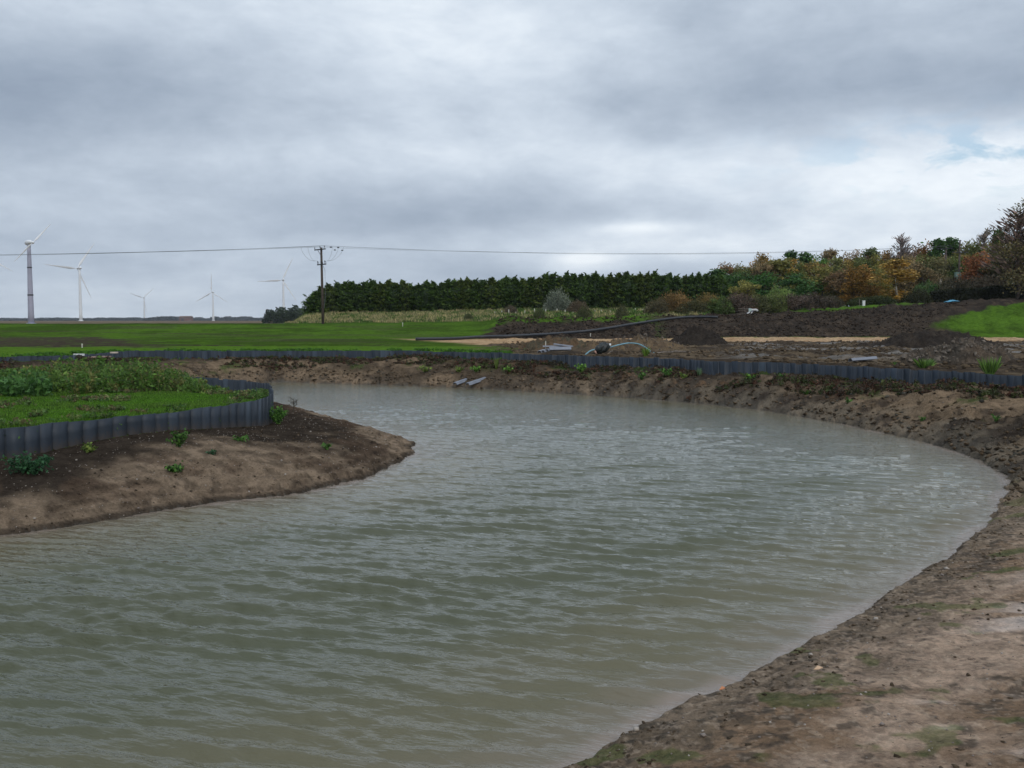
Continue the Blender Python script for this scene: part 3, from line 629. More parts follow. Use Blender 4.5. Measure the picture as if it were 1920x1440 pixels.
def crown_broad(seed, Rr=2.6, Hh=6.5, n=5200, leaf=.165, top='round', dens=1.0, base=.15):
    g = np.random.default_rng(seed); k = 34; cs = []
    while len(cs) < k:
        u = g.uniform(base, 1.0); th = g.uniform(0, 6.283)
        if top == 'round': rad = math.sqrt(max(0, 1 - ((u - .42) / .60) ** 2))
        elif top == 'cone': rad = max(.06, (1.04 - u)) * 1.05 * (1 if u > .2 else .8)
        elif top == 'birch': rad = .75 * math.sin(math.pi * min(1, (u * .86 + .12))) ** .7
        else: rad = (1 - abs(u - .5) * .5)
        rr = rad * math.sqrt(g.uniform(.15, 1.0)) * g.uniform(.8, 1.12); cs.append((math.cos(th) * rr * Rr * .82, math.sin(th) * rr * Rr * .82, u * Hh))
    cs = np.array(cs); ct = g.uniform(0, 1, k); ns = max(1, int(n / k)); P = []; T = []
    for c, t in zip(cs, ct):
        r = g.uniform(.5, 1.0) * Rr * .40; d = g.normal(size=(ns, 3)); d /= np.linalg.norm(d, axis=1)[:, None]; d *= (g.random((ns, 1)) ** .45) * r * 1.1; d[:, 2] *= .85
        P.append(c + d); T.append(np.clip(.45 * t + .55 * g.random(ns), 0, 1))
    # wispy outliers
    m = int(n * .10); cc = cs[g.integers(0, k, m)]; P.append(cc + g.normal(size=(m, 3)) * Rr * .17); T.append(g.random(m))
    P = np.vstack(P); T = np.concatenate(T)
    return cards(P, g.uniform(.6, 1.4, len(P)) * leaf, 1.5, g, T)
def crown_conifer(seed, Rr=1.25, Hh=6.0, n=3000):
    g = np.random.default_rng(seed); P = []; T = []; D = []
    # ascending sprays that arch out of the trunk; the leader nods to one side
    nod = g.uniform(0, 6.283); sp = 150
    for i in range(sp):
        u = (i + g.random()) / sp; th = i * 2.4 + g.normal(0, .4); rad = Rr * (1.0 if u < .60 else max(.05, 1 - (u - .60) / .41)) * g.uniform(.72, 1.15)
        L_ = 12; s = np.linspace(.25, 1, L_) ; x = np.cos(th) * rad * s; y = np.sin(th) * rad * s; z = u * Hh + .50 * s ** 1.4 * g.uniform(.4, 1.3)
        q = np.stack([x, y, z], 1); q = np.repeat(q, 2, 0) + g.normal(size=(L_ * 2, 3)) * .10; P.append(q); tt = g.uniform(.0, 1); T.append(np.clip(.5 * tt + .5 * np.repeat(s, 2) * g.random(L_ * 2), 0, 1))
        D.append(np.tile([math.cos(th) * .6, math.sin(th) * .6, .8], (L_ * 2, 1)))
    for q0 in range(4):
        th = nod + g.normal(0, .8) if q0 == 0 else g.uniform(0, 6.283); r0 = 0 if q0 == 0 else g.uniform(.2, .7) * Rr; hh = g.uniform(.7, 1.1) if q0 == 0 else g.uniform(.2, .7)
        m = 26; s = np.linspace(0, 1, m); P.append(np.stack([math.cos(th) * (r0 + .30 * s ** 2), math.sin(th) * (r0 + .30 * s ** 2), Hh * (.97 if q0 == 0 else .9) + s * hh], 1) + g.normal(size=(m, 3)) * (.085 * (1.15 - s))[:, None]); T.append(.15 + .5 * g.random(m)); D.append(np.tile([math.cos(th) * .4, math.sin(th) * .4, 1], (m, 1)))
    P = np.vstack(P); T = np.concatenate(T); D = np.vstack(D)
    V, Fq, TT = cards(P, g.uniform(.7, 1.3, len(P)) * .17, 2.2, g, T, D, .6)
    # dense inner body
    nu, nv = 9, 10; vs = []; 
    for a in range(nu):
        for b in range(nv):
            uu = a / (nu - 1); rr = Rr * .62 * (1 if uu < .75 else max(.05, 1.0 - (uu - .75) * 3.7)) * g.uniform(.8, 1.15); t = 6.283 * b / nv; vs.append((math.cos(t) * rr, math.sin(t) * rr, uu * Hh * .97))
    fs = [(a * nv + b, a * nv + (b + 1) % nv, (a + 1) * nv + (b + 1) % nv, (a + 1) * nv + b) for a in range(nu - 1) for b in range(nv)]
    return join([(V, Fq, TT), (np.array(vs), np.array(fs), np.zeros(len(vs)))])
def crown_bare(seed, Rr=1.6, Hh=7, n=900):
    g = np.random.default_rng(seed); P = []; D = []
    for i in range(60):
        u = g.uniform(.2, 1); th = g.uniform(0, 6.283); l = Rr * (1.15 - u) * g.uniform(.6, 1.2) + .3; s = np.linspace(0, 1, 22)
        P.append(np.stack([np.cos(th) * l * s, np.sin(th) * l * s, u * Hh * .92 + l * .8 * s ** .8], 1) + g.normal(size=(22, 3)) * .07 * (1 + s[:, None])); D.append(np.tile([math.cos(th), math.sin(th), 1.0], (22, 1)))
    P = np.vstack(P); D = np.vstack(D); return cards(P, g.uniform(.6, 1.3, len(P)) * .085, 5.0, g, None, D, .8)
def crown_shrub(seed, Rr=1.6, Hh=2.2, n=4200, leaf=.11, twig=.5):
    g = np.random.default_rng(seed); th = g.uniform(0, 6.283, n); rr = np.sqrt(g.random(n)); k = np.clip(g.random(n) ** .7, 0, 1)
    lob = 1 + .22 * np.sin(th * 3 + g.uniform(0, 6)) + .12 * np.sin(th * 7 + g.uniform(0, 6))
    hmax = Hh * np.sqrt(np.clip(1.03 - rr ** 2.2, 0, 1)) * (1 + .16 * (vnoise(np.cos(th) * rr * 4 + 9, np.sin(th) * rr * 4, seed) - .5) * 2)
    P = np.stack([np.cos(th) * rr * Rr * lob, np.sin(th) * rr * Rr * lob, hmax * k], 1)
    cl = vnoise(P[:, 0] * 1.6 + 5, P[:, 2] * 1.6 + P[:, 1] * 1.3, seed + 3); T = np.clip(.15 + .5 * cl + .45 * (g.random(n) - .3), 0, 1)
    up = np.stack([P[:, 0] / Rr * .5, P[:, 1] / Rr * .5, np.ones(n)], 1)
    m = int(n * .10); i = g.integers(0, n, m); Q = P[i] * [1.03, 1.03, 1]; Q[:, 2] = hmax[i] + g.uniform(0, .22, m) * Hh * .6
    a = cards(P, g.uniform(.6, 1.4, n) * leaf, 1.5, g, T, up, twig); b = cards(Q, leaf * .5, 4.5, g, g.random(m), up[i], .8); return join([a, b])
def trunk_mesh(name, H_, r, limbs=5, seed=0, spread=1.4):
    g = np.random.default_rng(seed); b = MB(); pts = [(g.normal(0, .05) * i, g.normal(0, .05) * i, H_ * i / 6) for i in range(7)]
    b.tube(pts, [r * (1.25 if i == 0 else 1 - .13 * i) for i in range(7)], 7)
    for k in range(limbs):
        i = int(g.integers(2, 6)); p = Vector(pts[i]); th = g.uniform(0, 6.283); l = spread * g.uniform(.6, 1.2)
        b.tube([p, p + Vector((math.cos(th) * l * .5, math.sin(th) * l * .5, l * .35)), p + Vector((math.cos(th) * l, math.sin(th) * l, l * .95))], [r * .45, r * .3, r * .12], 5)
    return b.mesh(name, True)
PROTO = {}
def proto(kind, k, crown, H_, R_, tr=.14, bark='bark', limbs=5, spread=1.4):
    V, Fq, T = crown; me = np_mesh('crown', V, Fq, False, tone=T); me.materials.append(M['leaf'])
    zt = T * 0; top = float(np.quantile(V[:, 2], .998)); wid = float(np.quantile(np.abs(V[:, 0]), .97))
    t = trunk_mesh('trunk', H_ * .86, tr, limbs, k, spread); t.materials.append(M[bark])
    PROTO.setdefault(kind, []).append((me, t, top, wid))
for s_ in range(6): proto('conifer', s_, crown_conifer(100 + s_), 6, 1.2, .11, 'bark', 0)
for s_ in range(5): proto('broad', s_, crown_broad(200 + s_), 6.5, 2.6, .15, 'bark', 7, 1.6)
for s_ in range(3): proto('pine', s_, crown_broad(300 + s_, 1.7, 7, 3600, .16, 'cone', 1, .18), 7, 1.7, .13, 'bark', 6, 1.0)
for s_ in range(3): proto('birch', s_, crown_broad(400 + s_, 1.8, 7, 3600, .13, 'birch', 1, .10), 7, 1.8, .09, 'birch', 8, 1.0)
for s_ in range(3): proto('bare', s_, crown_bare(500 + s_), 7, 1.6, .08, 'bark', 8, 1.0)
for s_ in range(5): proto('shrub', s_, crown_shrub(600 + s_), 1.6, 1.6, .05, 'bark', 5, .7)
proto('big', 0, crown_broad(777, 2.6, 6.5, 17000, .085), 6.5, 2.6, .13, 'bark', 9, 1.6)
proto('big', 1, crown_broad(778, 2.6, 6.5, 15000, .09), 6.5, 2.6, .13, 'bark', 9, 1.6)
cnt = {}
def plant_tree(kind, px, top, Y, hw, col, name, label, cat, group=None, base_sink=.1, base_z=None):
    ps = PROTO[kind]; i = cnt.get(kind, 0); cnt[kind] = i + 1; me, tr, zt, wd = ps[i % len(ps)]
    P = at_y(px, top, Y); zb = (H(P[0], Y) if base_z is None else base_z) - base_sink
    hgt = max(.5, P[2] - zb); wdt = hw / F * Y
    e = empty(name, (P[0], Y, zb), random.uniform(0, 6.28), (wdt / wd, wdt / wd, hgt / zt))
    tag(e, label, cat, group)
    t = link('trunk', tr, None, e); c = link('crown', me, None, e); k_ = 1.9 if kind == 'conifer' else 1.7
    c.color = (col[0] * k_, col[1] * k_, col[2] * k_, 1)
    return e
# windbreak of conifers behind the embankment
GH = 'conifers in the long windbreak row'
tops = [(590, 552), (600, 541), (640, 533), (700, 531), (760, 531), (820, 530), (880, 526), (940, 524), (1000, 519), (1060, 515), (1120, 517), (1180, 516), (1240, 514), (1290, 518), (1335, 517)]
x = 590.0; k = 0
while x < 1352:
    yy = np.interp(x, [t[0] for t in tops], [t[1] for t in tops]) + random.uniform(-5.5, 4) - 1
    Yc = 137.5 + random.uniform(-.7, .7); g_ = random.uniform(.85, 1.15)
    c_ = (.034 * g_, .060 * g_, .013 * g_) if random.random() < .7 else (.044 * g_, .062 * g_, .013 * g_)
    lab = 'dark green conifer in the long windbreak row behind the rough grass bank'
    if k == 0: lab = 'rounded conifer at the left end of the windbreak, just left of the wooden power pole'
    plant_tree('conifer', x, yy, Yc, 19 + random.uniform(0, 4), c_, 'conifer', lab, 'conifer tree', GH)
    x += random.uniform(11, 16); k += 1
DG = (.030, .066, .016); GN = (.050, .100, .018); OL = (.095, .092, .024); OR = (.185, .115, .028); GB = (.125, .095, .048); RU = (.165, .068, .028); GO = (.205, .135, .032); BR = (.120, .078, .038); LG = (.085, .125, .035); YG = (.12, .115, .03); SV = (.10, .115, .085); DK = (.042, .044, .018); PU = (.12, .085, .07)
WOOD = [
 ('pine', 1346, 505, 146, 24, DG, 'conifer', 'dark pointed conifer where the windbreak meets the autumn wood'),
 ('broad', 1364, 494, 152, 24, BR, 'tree', 'small brownish tree rising behind the right end of the windbreak'),
 ('broad', 1388, 496, 150, 24, OL, 'tree', 'rounded olive tree between the windbreak and the first orange tree'),
 ('broad', 1414, 491, 152, 26, OR, 'tree', 'orange autumn tree nearest to the windbreak'),
 ('broad', 1441, 476, 150, 28, (.13, .085, .02), 'tree', 'tallest orange brown tree at the left side of the wood'),
 ('broad', 1474, 486, 148, 30, OR, 'tree', 'broad orange tree to the right of the tallest orange brown one'),
 ('pine', 1484, 471, 158, 17, DG, 'conifer', 'left of two dark conifers standing above the orange trees'),
 ('pine', 1510, 473, 158, 20, DG, 'conifer', 'right of two dark conifers standing above the orange trees'),
 ('broad', 1534, 480, 154, 22, GN, 'tree', 'green rounded tree right of the two dark conifers'),
 ('birch', 1558, 467, 156, 18, GB, 'tree', 'thin grey brown tree with a feathery top, first of the drab ones'),
 ('broad', 1582, 476, 152, 24, GB, 'tree', 'half bare grey brown tree above the golden brown ones'),
 ('broad', 1607, 471, 154, 24, BR, 'tree', 'brown tree in the middle of the wood skyline'),
 ('pine', 1632, 466, 154, 22, (.05, .065, .02), 'conifer', 'dull green conifer just left of the tall bare birch'),
 ('broad', 1656, 470, 152, 22, (.13, .085, .03), 'tree', 'ochre tree immediately left of the bare birch'),
 ('bare', 1690, 441, 150, 20, (.13, .11, .10), 'birch', 'tall nearly bare birch whose twigs stand above the skyline'),
 ('broad', 1697, 470, 156, 22, BR, 'tree', 'brown tree hidden low behind the bare birch'),
 ('broad', 1718, 462, 154, 22, (.10, .06, .03), 'tree', 'reddish brown tree between the bare birch and the orange one'),
 ('broad', 1738, 456, 154, 20, (.17, .08, .02), 'tree', 'slim orange tree on the skyline left of the dark pines'),
 ('pine', 1758, 449, 152, 18, DG, 'pine', 'pointed dark pine just left of the woodside power pole'),
 ('pine', 1784, 446, 154, 22, DG, 'pine', 'ragged dark pine right behind the woodside power pole'),
 ('broad', 1812, 456, 152, 26, OL, 'tree', 'olive tree right of the transformer pole'),
 ('broad', 1838, 455, 150, 28, (.065, .075, .02), 'tree', 'dark olive tree above the rust red tree'),
 ('bare', 1846, 430, 152, 20, (.13, .11, .09), 'tree', 'pale bare tree standing over the olive crowns near the right edge'),
 ('pine', 1871, 430, 150, 15, DG, 'conifer', 'small dark conifer on the skyline between bare tree and big right tree'),
 ('broad', 1868, 456, 148, 32, OL, 'tree', 'wide olive green crown below the small dark conifer'),
 ('broad', 1380, 512, 141, 34, DG, 'tree', 'dark green low tree at the foot of the brown and olive trees'),
 ('broad', 1432, 512, 140, 38, (.030, .075, .016), 'tree', 'big dark green rounded tree below the orange crowns'),
 ('broad', 1400, 526, 134, 26, YG, 'tree', 'small yellow green tree in front of the dark green rounded trees'),
 ('broad', 1502, 513, 138, 36, (.035, .080, .02), 'tree', 'deep green tree under the two skyline conifers'),
 ('shrub', 1462, 536, 132, 26, LG, 'bush', 'light green bush between the dark green trees and the brown scrub'),
 ('broad', 1545, 500, 138, 34, OL, 'tree', 'olive tree standing left of the golden brown trees'),
 ('broad', 1580, 505, 135, 26, BR, 'tree', 'dull brown tree between the olive and the golden brown tree'),
 ('broad', 1614, 498, 132, 30, (.15, .085, .02), 'tree', 'wide golden brown tree left of the golden birch'),
 ('broad', 1648, 505, 138, 22, OL, 'tree', 'olive tree in the gap between golden brown tree and golden birch'),
 ('birch', 1684, 486, 126, 27, GO, 'birch', 'golden birch with white stem in front of the wood'),
 ('broad', 1728, 492, 140, 30, GB, 'tree', 'tall grey brown tree right of the golden birch'),
 ('broad', 1760, 485, 142, 28, (.085, .08, .035), 'tree', 'drab olive grey tree behind the woodside pole'),
 ('shrub', 1738, 527, 128, 26, (.05, .095, .03), 'bush', 'green bush between the golden birch and the clipped hedge'),
 ('broad', 1799, 482, 142, 24, (.055, .08, .02), 'tree', 'green tree behind the transformer on its twin poles'),
 ('broad', 1834, 474, 134, 30, RU, 'tree', 'rust red autumn tree near the right edge'),
 ('broad', 1880, 478, 132, 36, DK, 'tree', 'dark tree between the rust red tree and the big right tree'),
 ('big', 1948, 376, 118, 56, (.085, .072, .030), 'tree', 'big dark half bare tree cut by the right edge of the photo'),
 ('bare', 1912, 388, 118, 40, PU, 'tree', 'purplish bare branches rising beside the big tree at the right edge'),
 ('big', 2010, 400, 125, 60, OL, 'tree', 'tall olive tree beyond the right edge of the view'),
 ('broad', 1960, 470, 128, 46, DK, 'tree', 'dark low tree at the foot of the big right tree'),
]
for kd, px, top, Y, hw, col, cat, lab in WOOD:
    plant_tree(kd, px, top, Y, hw * 1.15, col, {'conifer': 'conifer', 'pine': 'pine_tree', 'birch': 'birch_tree', 'bush': 'bush'}.get(cat, 'autumn_tree' if col in (OR, RU, GO) else 'deciduous_tree'), lab, cat, 'trees of the mixed autumn wood')
SHR = [
 (1236, 558, 121, 22, (.055, .048, .025), 'low olive brown bush at the left end of the scrub line'),
 (1268, 546, 122, 30, (.115, .075, .028), 'golden brown twiggy bush, second in the scrub line'),
 (1305, 561, 120, 26, DK, 'dark low bush between the two golden brown ones'),
 (1330, 549, 121, 26, (.10, .075, .025), 'ochre green bush left of the purple brown scrub'),
 (1355, 555, 119, 26, (.045, .07, .018), 'green bush squeezed into the scrub line'),
 (1385, 548, 119, 28, (.060, .045, .034), 'purple brown bush behind the white sheeting'),
 (1422, 552, 119, 28, (.05, .055, .022), 'dark olive bush right of the white sheeting'),
 (1455, 548, 119, 28, (.06, .075, .022), 'olive green bush in the right half of the scrub line'),
 (1490, 551, 119, 30, (.055, .042, .032), 'maroon brown bush in the right half of the scrub line'),
 (1525, 549, 120, 30, (.048, .038, .028), 'dark maroon bush, last but one of the scrub line'),
 (1556, 553, 121, 24, (.04, .036, .022), 'dark bush at the right end of the scrub line'),
 (1615, 556, 122, 24, (.026, .034, .012), 'dark green bush beneath the golden brown tree'),
 (1650, 553, 122, 26, (.026, .034, .012), 'dark green bush left of the birch stem'),
 (1722, 540, 122, 24, (.024, .026, .012), 'blackish bush right of the birch stem'),
 (1790, 520, 127, 40, (.050, .044, .026), 'broad brown shrub rising behind the clipped hedge, left one'),
 (1850, 514, 127, 44, (.060, .048, .030), 'broad brown shrub rising behind the clipped hedge, right one'),
 (1045, 541, 129, 22, SV, 'silvery grey bush in front of the windbreak'),
 (1083, 562, 128, 16, (.07, .055, .035), 'small brown bush beside the silvery grey one'),
 (958, 572, 127, 12, (.06, .05, .035), 'thin brown bush against the windbreak foot'),
 (1010, 578, 114, 10, (.045, .055, .02), 'small dark bush on the grass above the soil mound, left one'),
 (1094, 573, 112, 12, (.045, .05, .022), 'small dark bush on the grass above the soil mound, middle one'),
 (1166, 570, 116, 10, (.05, .055, .025), 'small dark bush on the grass above the soil mound, right one'),
 (878, 586, 118, 8, (.05, .06, .025), 'little bush on the rough bank near the green field edge'),
]
random.seed(19)
for i in range(26):
    px = 1395 + i * 19.5 + random.uniform(-8, 8); top = np.interp(px, [1390, 1440, 1560, 1700, 1900], [503, 490, 488, 478, 470]) + random.uniform(-5, 9)
    plant_tree('broad' if i % 3 else 'birch', px, top, 146 + random.uniform(-3, 3), random.uniform(22, 30), random.choice([OL, OL, BR, GB, (.085, .095, .03), (.12, .095, .03), (.07, .085, .025), (.15, .11, .03)]), 'deciduous_tree', 'drab olive or brown tree packed among the others in the body of the autumn wood', 'tree', 'indistinct trees in the body of the autumn wood')
for px, top, Y, hw, col, lab in SHR:
    plant_tree('shrub', px, top, Y, hw * 1.15, col, 'bush', lab, 'bush', 'bushes on the bank and before the wood')
# clipped hedge
def hedge(px0, px1, Y, top0, top1, thick, name, label, col):
    a = at_y(px0, top0, Y); b = at_y(px1, top1, Y); g = np.random.default_rng(77); n = 26000; u = g.random(n); x = a[0] + (b[0] - a[0]) * u
    zt = a[2] + (b[2] - a[2]) * u; zt = zt + (vnoise(x * .9, x * 0, 5) - .5) * .25; G = site(x, np.full(n, Y)); zb = G['z'] - .1
    y = Y + (g.random(n) - .5) * thick; k = g.random(n) ** .8; P = np.stack([x, y, zb + (zt - zb) * k], 1)
    T = np.clip(.1 + .5 * vnoise(x * 1.2, P[:, 2] * 1.2, 9) + .4 * (g.random(n) - .4), 0, 1); V, Fq, TT = cards(P, g.uniform(.6, 1.4, n) * .15, 1.5, g, T)
    o = link(name, np_mesh(name, V - np.array([a[0], Y, 0]), Fq, False, tone=TT), M['leaf'], None, (a[0], Y, 0)); o.color = (*col, 1); tag(o, label, 'hedge')
hedge(1748, 2030, 121, 546, 524, 1.6, 'clipped_hedge', 'long dark clipped hedge along the top of the slope at the right', (.026, .030, .013))

# ------------------------------------------------------------------ far distance
def far_wood(name, label, segs, seed, col, kind='stuff'):
    g = np.random.default_rng(seed); parts = []
    for px0, px1, Y, hpx, leaf in segs:
        n = int((px1 - px0) * 42); u = g.random(n); px = px0 + (px1 - px0) * u; X = (px - 960) / F * Y / cp
        ht = hpx / F * Y * (.62 + .75 * vnoise(px * .16, px * 0 + Y, seed)) * np.clip(np.minimum(u, 1 - u) * (px1 - px0) / 6 + .35, 0, 1)
        yy = Y + g.uniform(-.012, .012, n) * Y; zb = site(X, yy)['z']; k = g.random(n) ** .7
        P = np.stack([X, yy, zb + ht * k], 1); parts.append(cards(P, g.uniform(.6, 1.3, n) * leaf, 1.3, g, np.clip(.2 + .5 * vnoise(px * .4, ht * k * .3, 4) + .3 * g.random(n) - .1, 0, 1)))
    V, Fq, T = join(parts); o = link(name, np_mesh(name, V, Fq, False, tone=T), M['leaf']); o.color = (*col, 1); tag(o, label, 'woodland', None, kind)
far_wood('distant_woodland', 'low dark line of distant trees on the horizon', [(-120, 30, 2700, 4, 3.0), (20, 120, 2400, 3.5, 2.6), (70, 270, 2600, 4.5, 2.8), (275, 345, 2300, 7, 2.6), (345, 470, 2700, 5, 2.8), (400, 530, 2500, 6, 2.6), (120, 500, 3300, 3.5, 3)], 11, (.040, .050, .045))
far_wood('distant_copse', 'dark rounded copse left of the windbreak', [(498, 600, 480, 22, .75), (520, 640, 495, 26, .75)], 13, (.026, .042, .020))
def barn():
    P = at_y(338, 603, 1750); z = H(P[0], 1750); e = tag(empty('farm_building', (P[0], 1750, z)), 'distant brown farm building on the horizon between two turbines', 'building')
    b = MB(); b.box((10.5, 0, 2.8), (21, 12, 6.6)); b.build('wall', M['brick'], e)
    b = MB(); b.add([(-.5, -6.6, 6.1), (21.5, -6.6, 6.1), (21.5, 6.6, 6.1), (-.5, 6.6, 6.1), (-.5, 0, 8.6), (21.5, 0, 8.6)], [(0, 1, 5, 4), (2, 3, 4, 5), (0, 4, 3), (1, 2, 5), (0, 3, 2, 1)]); b.build('roof', M['rooftile'], e)
    b = MB(); b.box((6, -6.05, 2.2), (4, .15, 4.4)); b.build('door', M['dark'], e)
barn()

# ------------------------------------------------------------------ wind turbines
def turbine(px, hub_py, Y, tower_r0, tower_r1, Lb, hx, phases, label, tm='white', nac=(4.2, 1.7), over=3.6, side=-1, nd=1.0):
    Pn = at_y(px, hub_py, Y); zb = H(Pn[0], Y); e = tag(empty('wind_turbine', (Pn[0], Y, zb)), label, 'wind turbine', 'wind turbines on the horizon')
    hh = Pn[2] - zb; b = MB(); n = 8
    b.tube([(0, 0, hh * i / n) for i in range(n + 1)], [tower_r0 + (tower_r1 - tower_r0) * i / n for i in range(n + 1)], 20)
    b.tube([(0, 0, hh * .0), (0, 0, hh * .012)], tower_r0 * 1.5, 20)
    b.build('tower', M[tm], e, smooth=True)
    for q in (.36, .70):
        r = tower_r0 + (tower_r1 - tower_r0) * q; b = MB(); b.tube([(0, 0, hh * q - .25), (0, 0, hh * q + .25)], r * 1.10, 20); b.build('flange', M['dark' if tm != 'white' else 'white'], e)
    # rotor axis: hxv is the horizontal direction inside the rotor plane
    hv = Vector((hx, math.sqrt(1 - hx * hx) * nd, 0)); ax = Vector((hv.y, -hv.x, 0)) * (1 if hv.y * side > 0 else -1)
    b = MB(); nl, nr_ = nac; q = [(-1.0, .10), (-.92, .55), (-.6, .95), (-.1, 1.0), (.5, .82), (.85, .55), (1.0, .35)]
    b.tube([ax * (t * nl) + Vector((0, 0, nr_ * .25)) for t, _ in q], [r * nr_ for _, r in q], 14); b.build('nacelle', M['white'], e, (0, 0, hh), True)
    hp = ax * (nl + over * .5); b = MB(); b.tube([ax * (nl * .9), hp - ax * .4], nr_ * .30, 12); b.tube([hp - ax * .9, hp - ax * .2, hp + ax * .6, hp + ax * 1.2], [nr_ * .42, nr_ * .55, nr_ * .45, nr_ * .1], 12)
    hub = b.build('hub', M['white'], e, (0, 0, hh), True)
    for ph in phases:
        d = Vector((0, 0, 1)) * math.cos(R(ph)) + hv * math.sin(R(ph)); c = d.cross(ax).normalized(); b = MB(); vs = []; fs = []
        prof = [(0.0, .10, .9), (.06, .16, .5), (.2, .62, .22), (.4, .48, .16), (.7, .28, .10), (.93, .14, .06), (1.0, .03, .03)]
        cs = Lb * .062
        for t, wdt, th in prof:
            o_ = d * (t * Lb); tw = (1 - t) * .5
            cc = (c * math.cos(tw) + ax * math.sin(tw)); tt = (ax * math.cos(tw) - c * math.sin(tw))
            for k in range(8):
                a = k * math.pi / 4; vs.append(o_ + cc * (math.cos(a) * wdt * cs + (.2 * wdt * cs)) + tt * (math.sin(a) * th * cs * .32))
        for i in range(len(prof) - 1):
            for k in range(8): fs.append((i * 8 + k, i * 8 + (k + 1) % 8, (i + 1) * 8 + (k + 1) % 8, (i + 1) * 8 + k))
        fs.append(tuple(range(8))[::-1]); fs.append(tuple(range(48, 56))); b.add(vs, fs)
        b.build('blade', M['white'], e, Vector((0, 0, hh)) + hp, True)
turbine(54, 456, 420, 1.30, .72, 11.4, .72, (42, 222), 'big grey turbine tower at the left edge with egg shaped nacelle', 'turbinegrey', (3.5, 1.15), 2.6, 1)
turbine(149, 503, 1173, 2.0, 1.1, 39, .66, (-85, 35, 155), 'white three bladed turbine just right of the grey towered one')
turbine(270, 558, 2550, 2.4, 1.3, 38, .80, (-72, 48, 168), 'smallest and farthest wind turbine')
turbine(399, 548, 2095, 2.4, 1.3, 42, .75, (0, 120, 240), 'turbine with one blade pointing straight up')
turbine(531, 525, 1523, 2.2, 1.2, 38.5, .90, (-94, 26, 146), 'turbine above the distant copse left of the power pole')
turbine(-24, 482, 986, 2.0, 1.1, 27, .85, (0, 120, 240), 'turbine mostly outside the frame, one blade tip at the left edge')

# ------------------------------------------------------------------ power line
def insulator(e, p, name='insulator'):
    b = MB(); b.tube([p, p + Vector((0, 0, .16))], .02, 6)
    for k in range(3): b.tube([p + Vector((0, 0, .10 + .055 * k)), p + Vector((0, 0, .13 + .055 * k))], .075 - .012 * k, 8)
    b.build(name, M['dark'], e, smooth=False); return e.matrix_world.translation if False else p + Vector((0, 0, .26))
def power_pole(px, base_y, Y, top_py, label, arm=1.25, yaw=.5, lean=0.0, r=.15, switch=False, group='poles of the power line', zb=None):
    yaw = -yaw * 1.4
    P = at_y(px, top_py, Y); z = H(P[0], Y) if zb is None else zb; h = P[2] - z; e = tag(empty('power_pole', (P[0], Y, z)), label, 'power pole', group)
    b = MB(); b.tube([(-lean * h * .0, 0, -.2), (-lean * h * .5, 0, h * .5), (-lean * h, 0, h)], [r * 1.18, r, r * .82], 12); b.build('shaft', M['wood'], e, smooth=True)
    top = Vector((-lean * h, 0, h)); ad = Vector((math.cos(yaw), math.sin(yaw), 0)); b = MB()
    from mathutils import Matrix
    b.box(top + Vector((0, -.12, -.22)) - ad * .25, (arm * 2, .10, .12), Matrix.Rotation(yaw, 3, 'Z')); b.build('crossarm', M['dark'], e)
    b = MB(); b.tube([top + Vector((0, -.15, -.95)), top + Vector((0, -.12, -.28)) - ad * .75], .03, 6); b.build('brace', M['dark'], e)
    pts = []
    for k in (-1, -.02, .78):
        q = top + ad * (arm * k - .20) + Vector((0, -.12, -.16 + (.06 if k > -.5 else 0))); pts.append(Vector(e.location) + insulator(e, q))
    return e, top, ad, pts
e1, top1, ad1, w1 = power_pole(604, 606, 114, 464, 'brown wooden power pole with switchgear in front of the windbreak', 1.25, .62, .012)
def switchgear(e, top, ad):
    from mathutils import Matrix
    c = top + Vector((0, -.15, -1.95)); b = MB(); b.box(c + ad * .1, (2.0, .09, .12), Matrix.Rotation(-.87, 3, 'Z')); b.build('switch_arm', M['dark'], e)
    for k in (-.8, .15, .85):
        q = c + ad * k; b = MB(); b.tube([q, q + Vector((0, 0, .42))], .035, 6); b.tube([q + Vector((0, 0, .30)), q + Vector((0, 0, .36))], .08, 8); b.tube([q + Vector((0, 0, .40)), q + ad * .24 + Vector((0, 0, .22)), q + ad * .26 + Vector((0, 0, -.05))], .022, 6); b.build('fuse_switch', M['dark'], e)
    b = MB(); b.tube([top + Vector((.20 + .012, -.1, -2.1)), top + Vector((.42, -.12, -2.6)), top + Vector((.44, -.10, -5.4)), top + Vector((.28, -.1, -6.9))], .022, 6); b.build('down_cable', M['wire'], e)
    for k, (dx, dz) in enumerate(((-2.3, -.1), (-1.5, -.1), (1.3, -.1), (2.0, -.1), (2.6, -.1))):
        s = -1 if dx < 0 else 1; pts = []
        for i in range(11):
            t = i / 10; pts.append(top + Vector((dx * (1 - t ** 1.5) + s * .55 * t ** 1.5, -.15, .05 - 1.6 * t ** .75 - .45 * math.sin(math.pi * t) * t)))
        b = MB(); b.tube(pts, .011, 4); b.build('jumper_wire', M['wire'], e)
    for k in range(4):
        b = MB(); q = top + Vector((1.0 + k * .42, -.05 + .2 * (k % 2), .04 - .015 * k - .3 * (k % 2))); b.tube([q, q + Vector((.24, 0, 0))], .06, 8); b.build('strain_insulator', M['dark'], e)
switchgear(e1, top1, ad1)
e2, top2, ad2, w2 = power_pole(1774, 520, 143, 463, 'dark wooden pole at the front of the autumn wood carrying the line', 1.1, .4, 0, .15, zb=5.0)
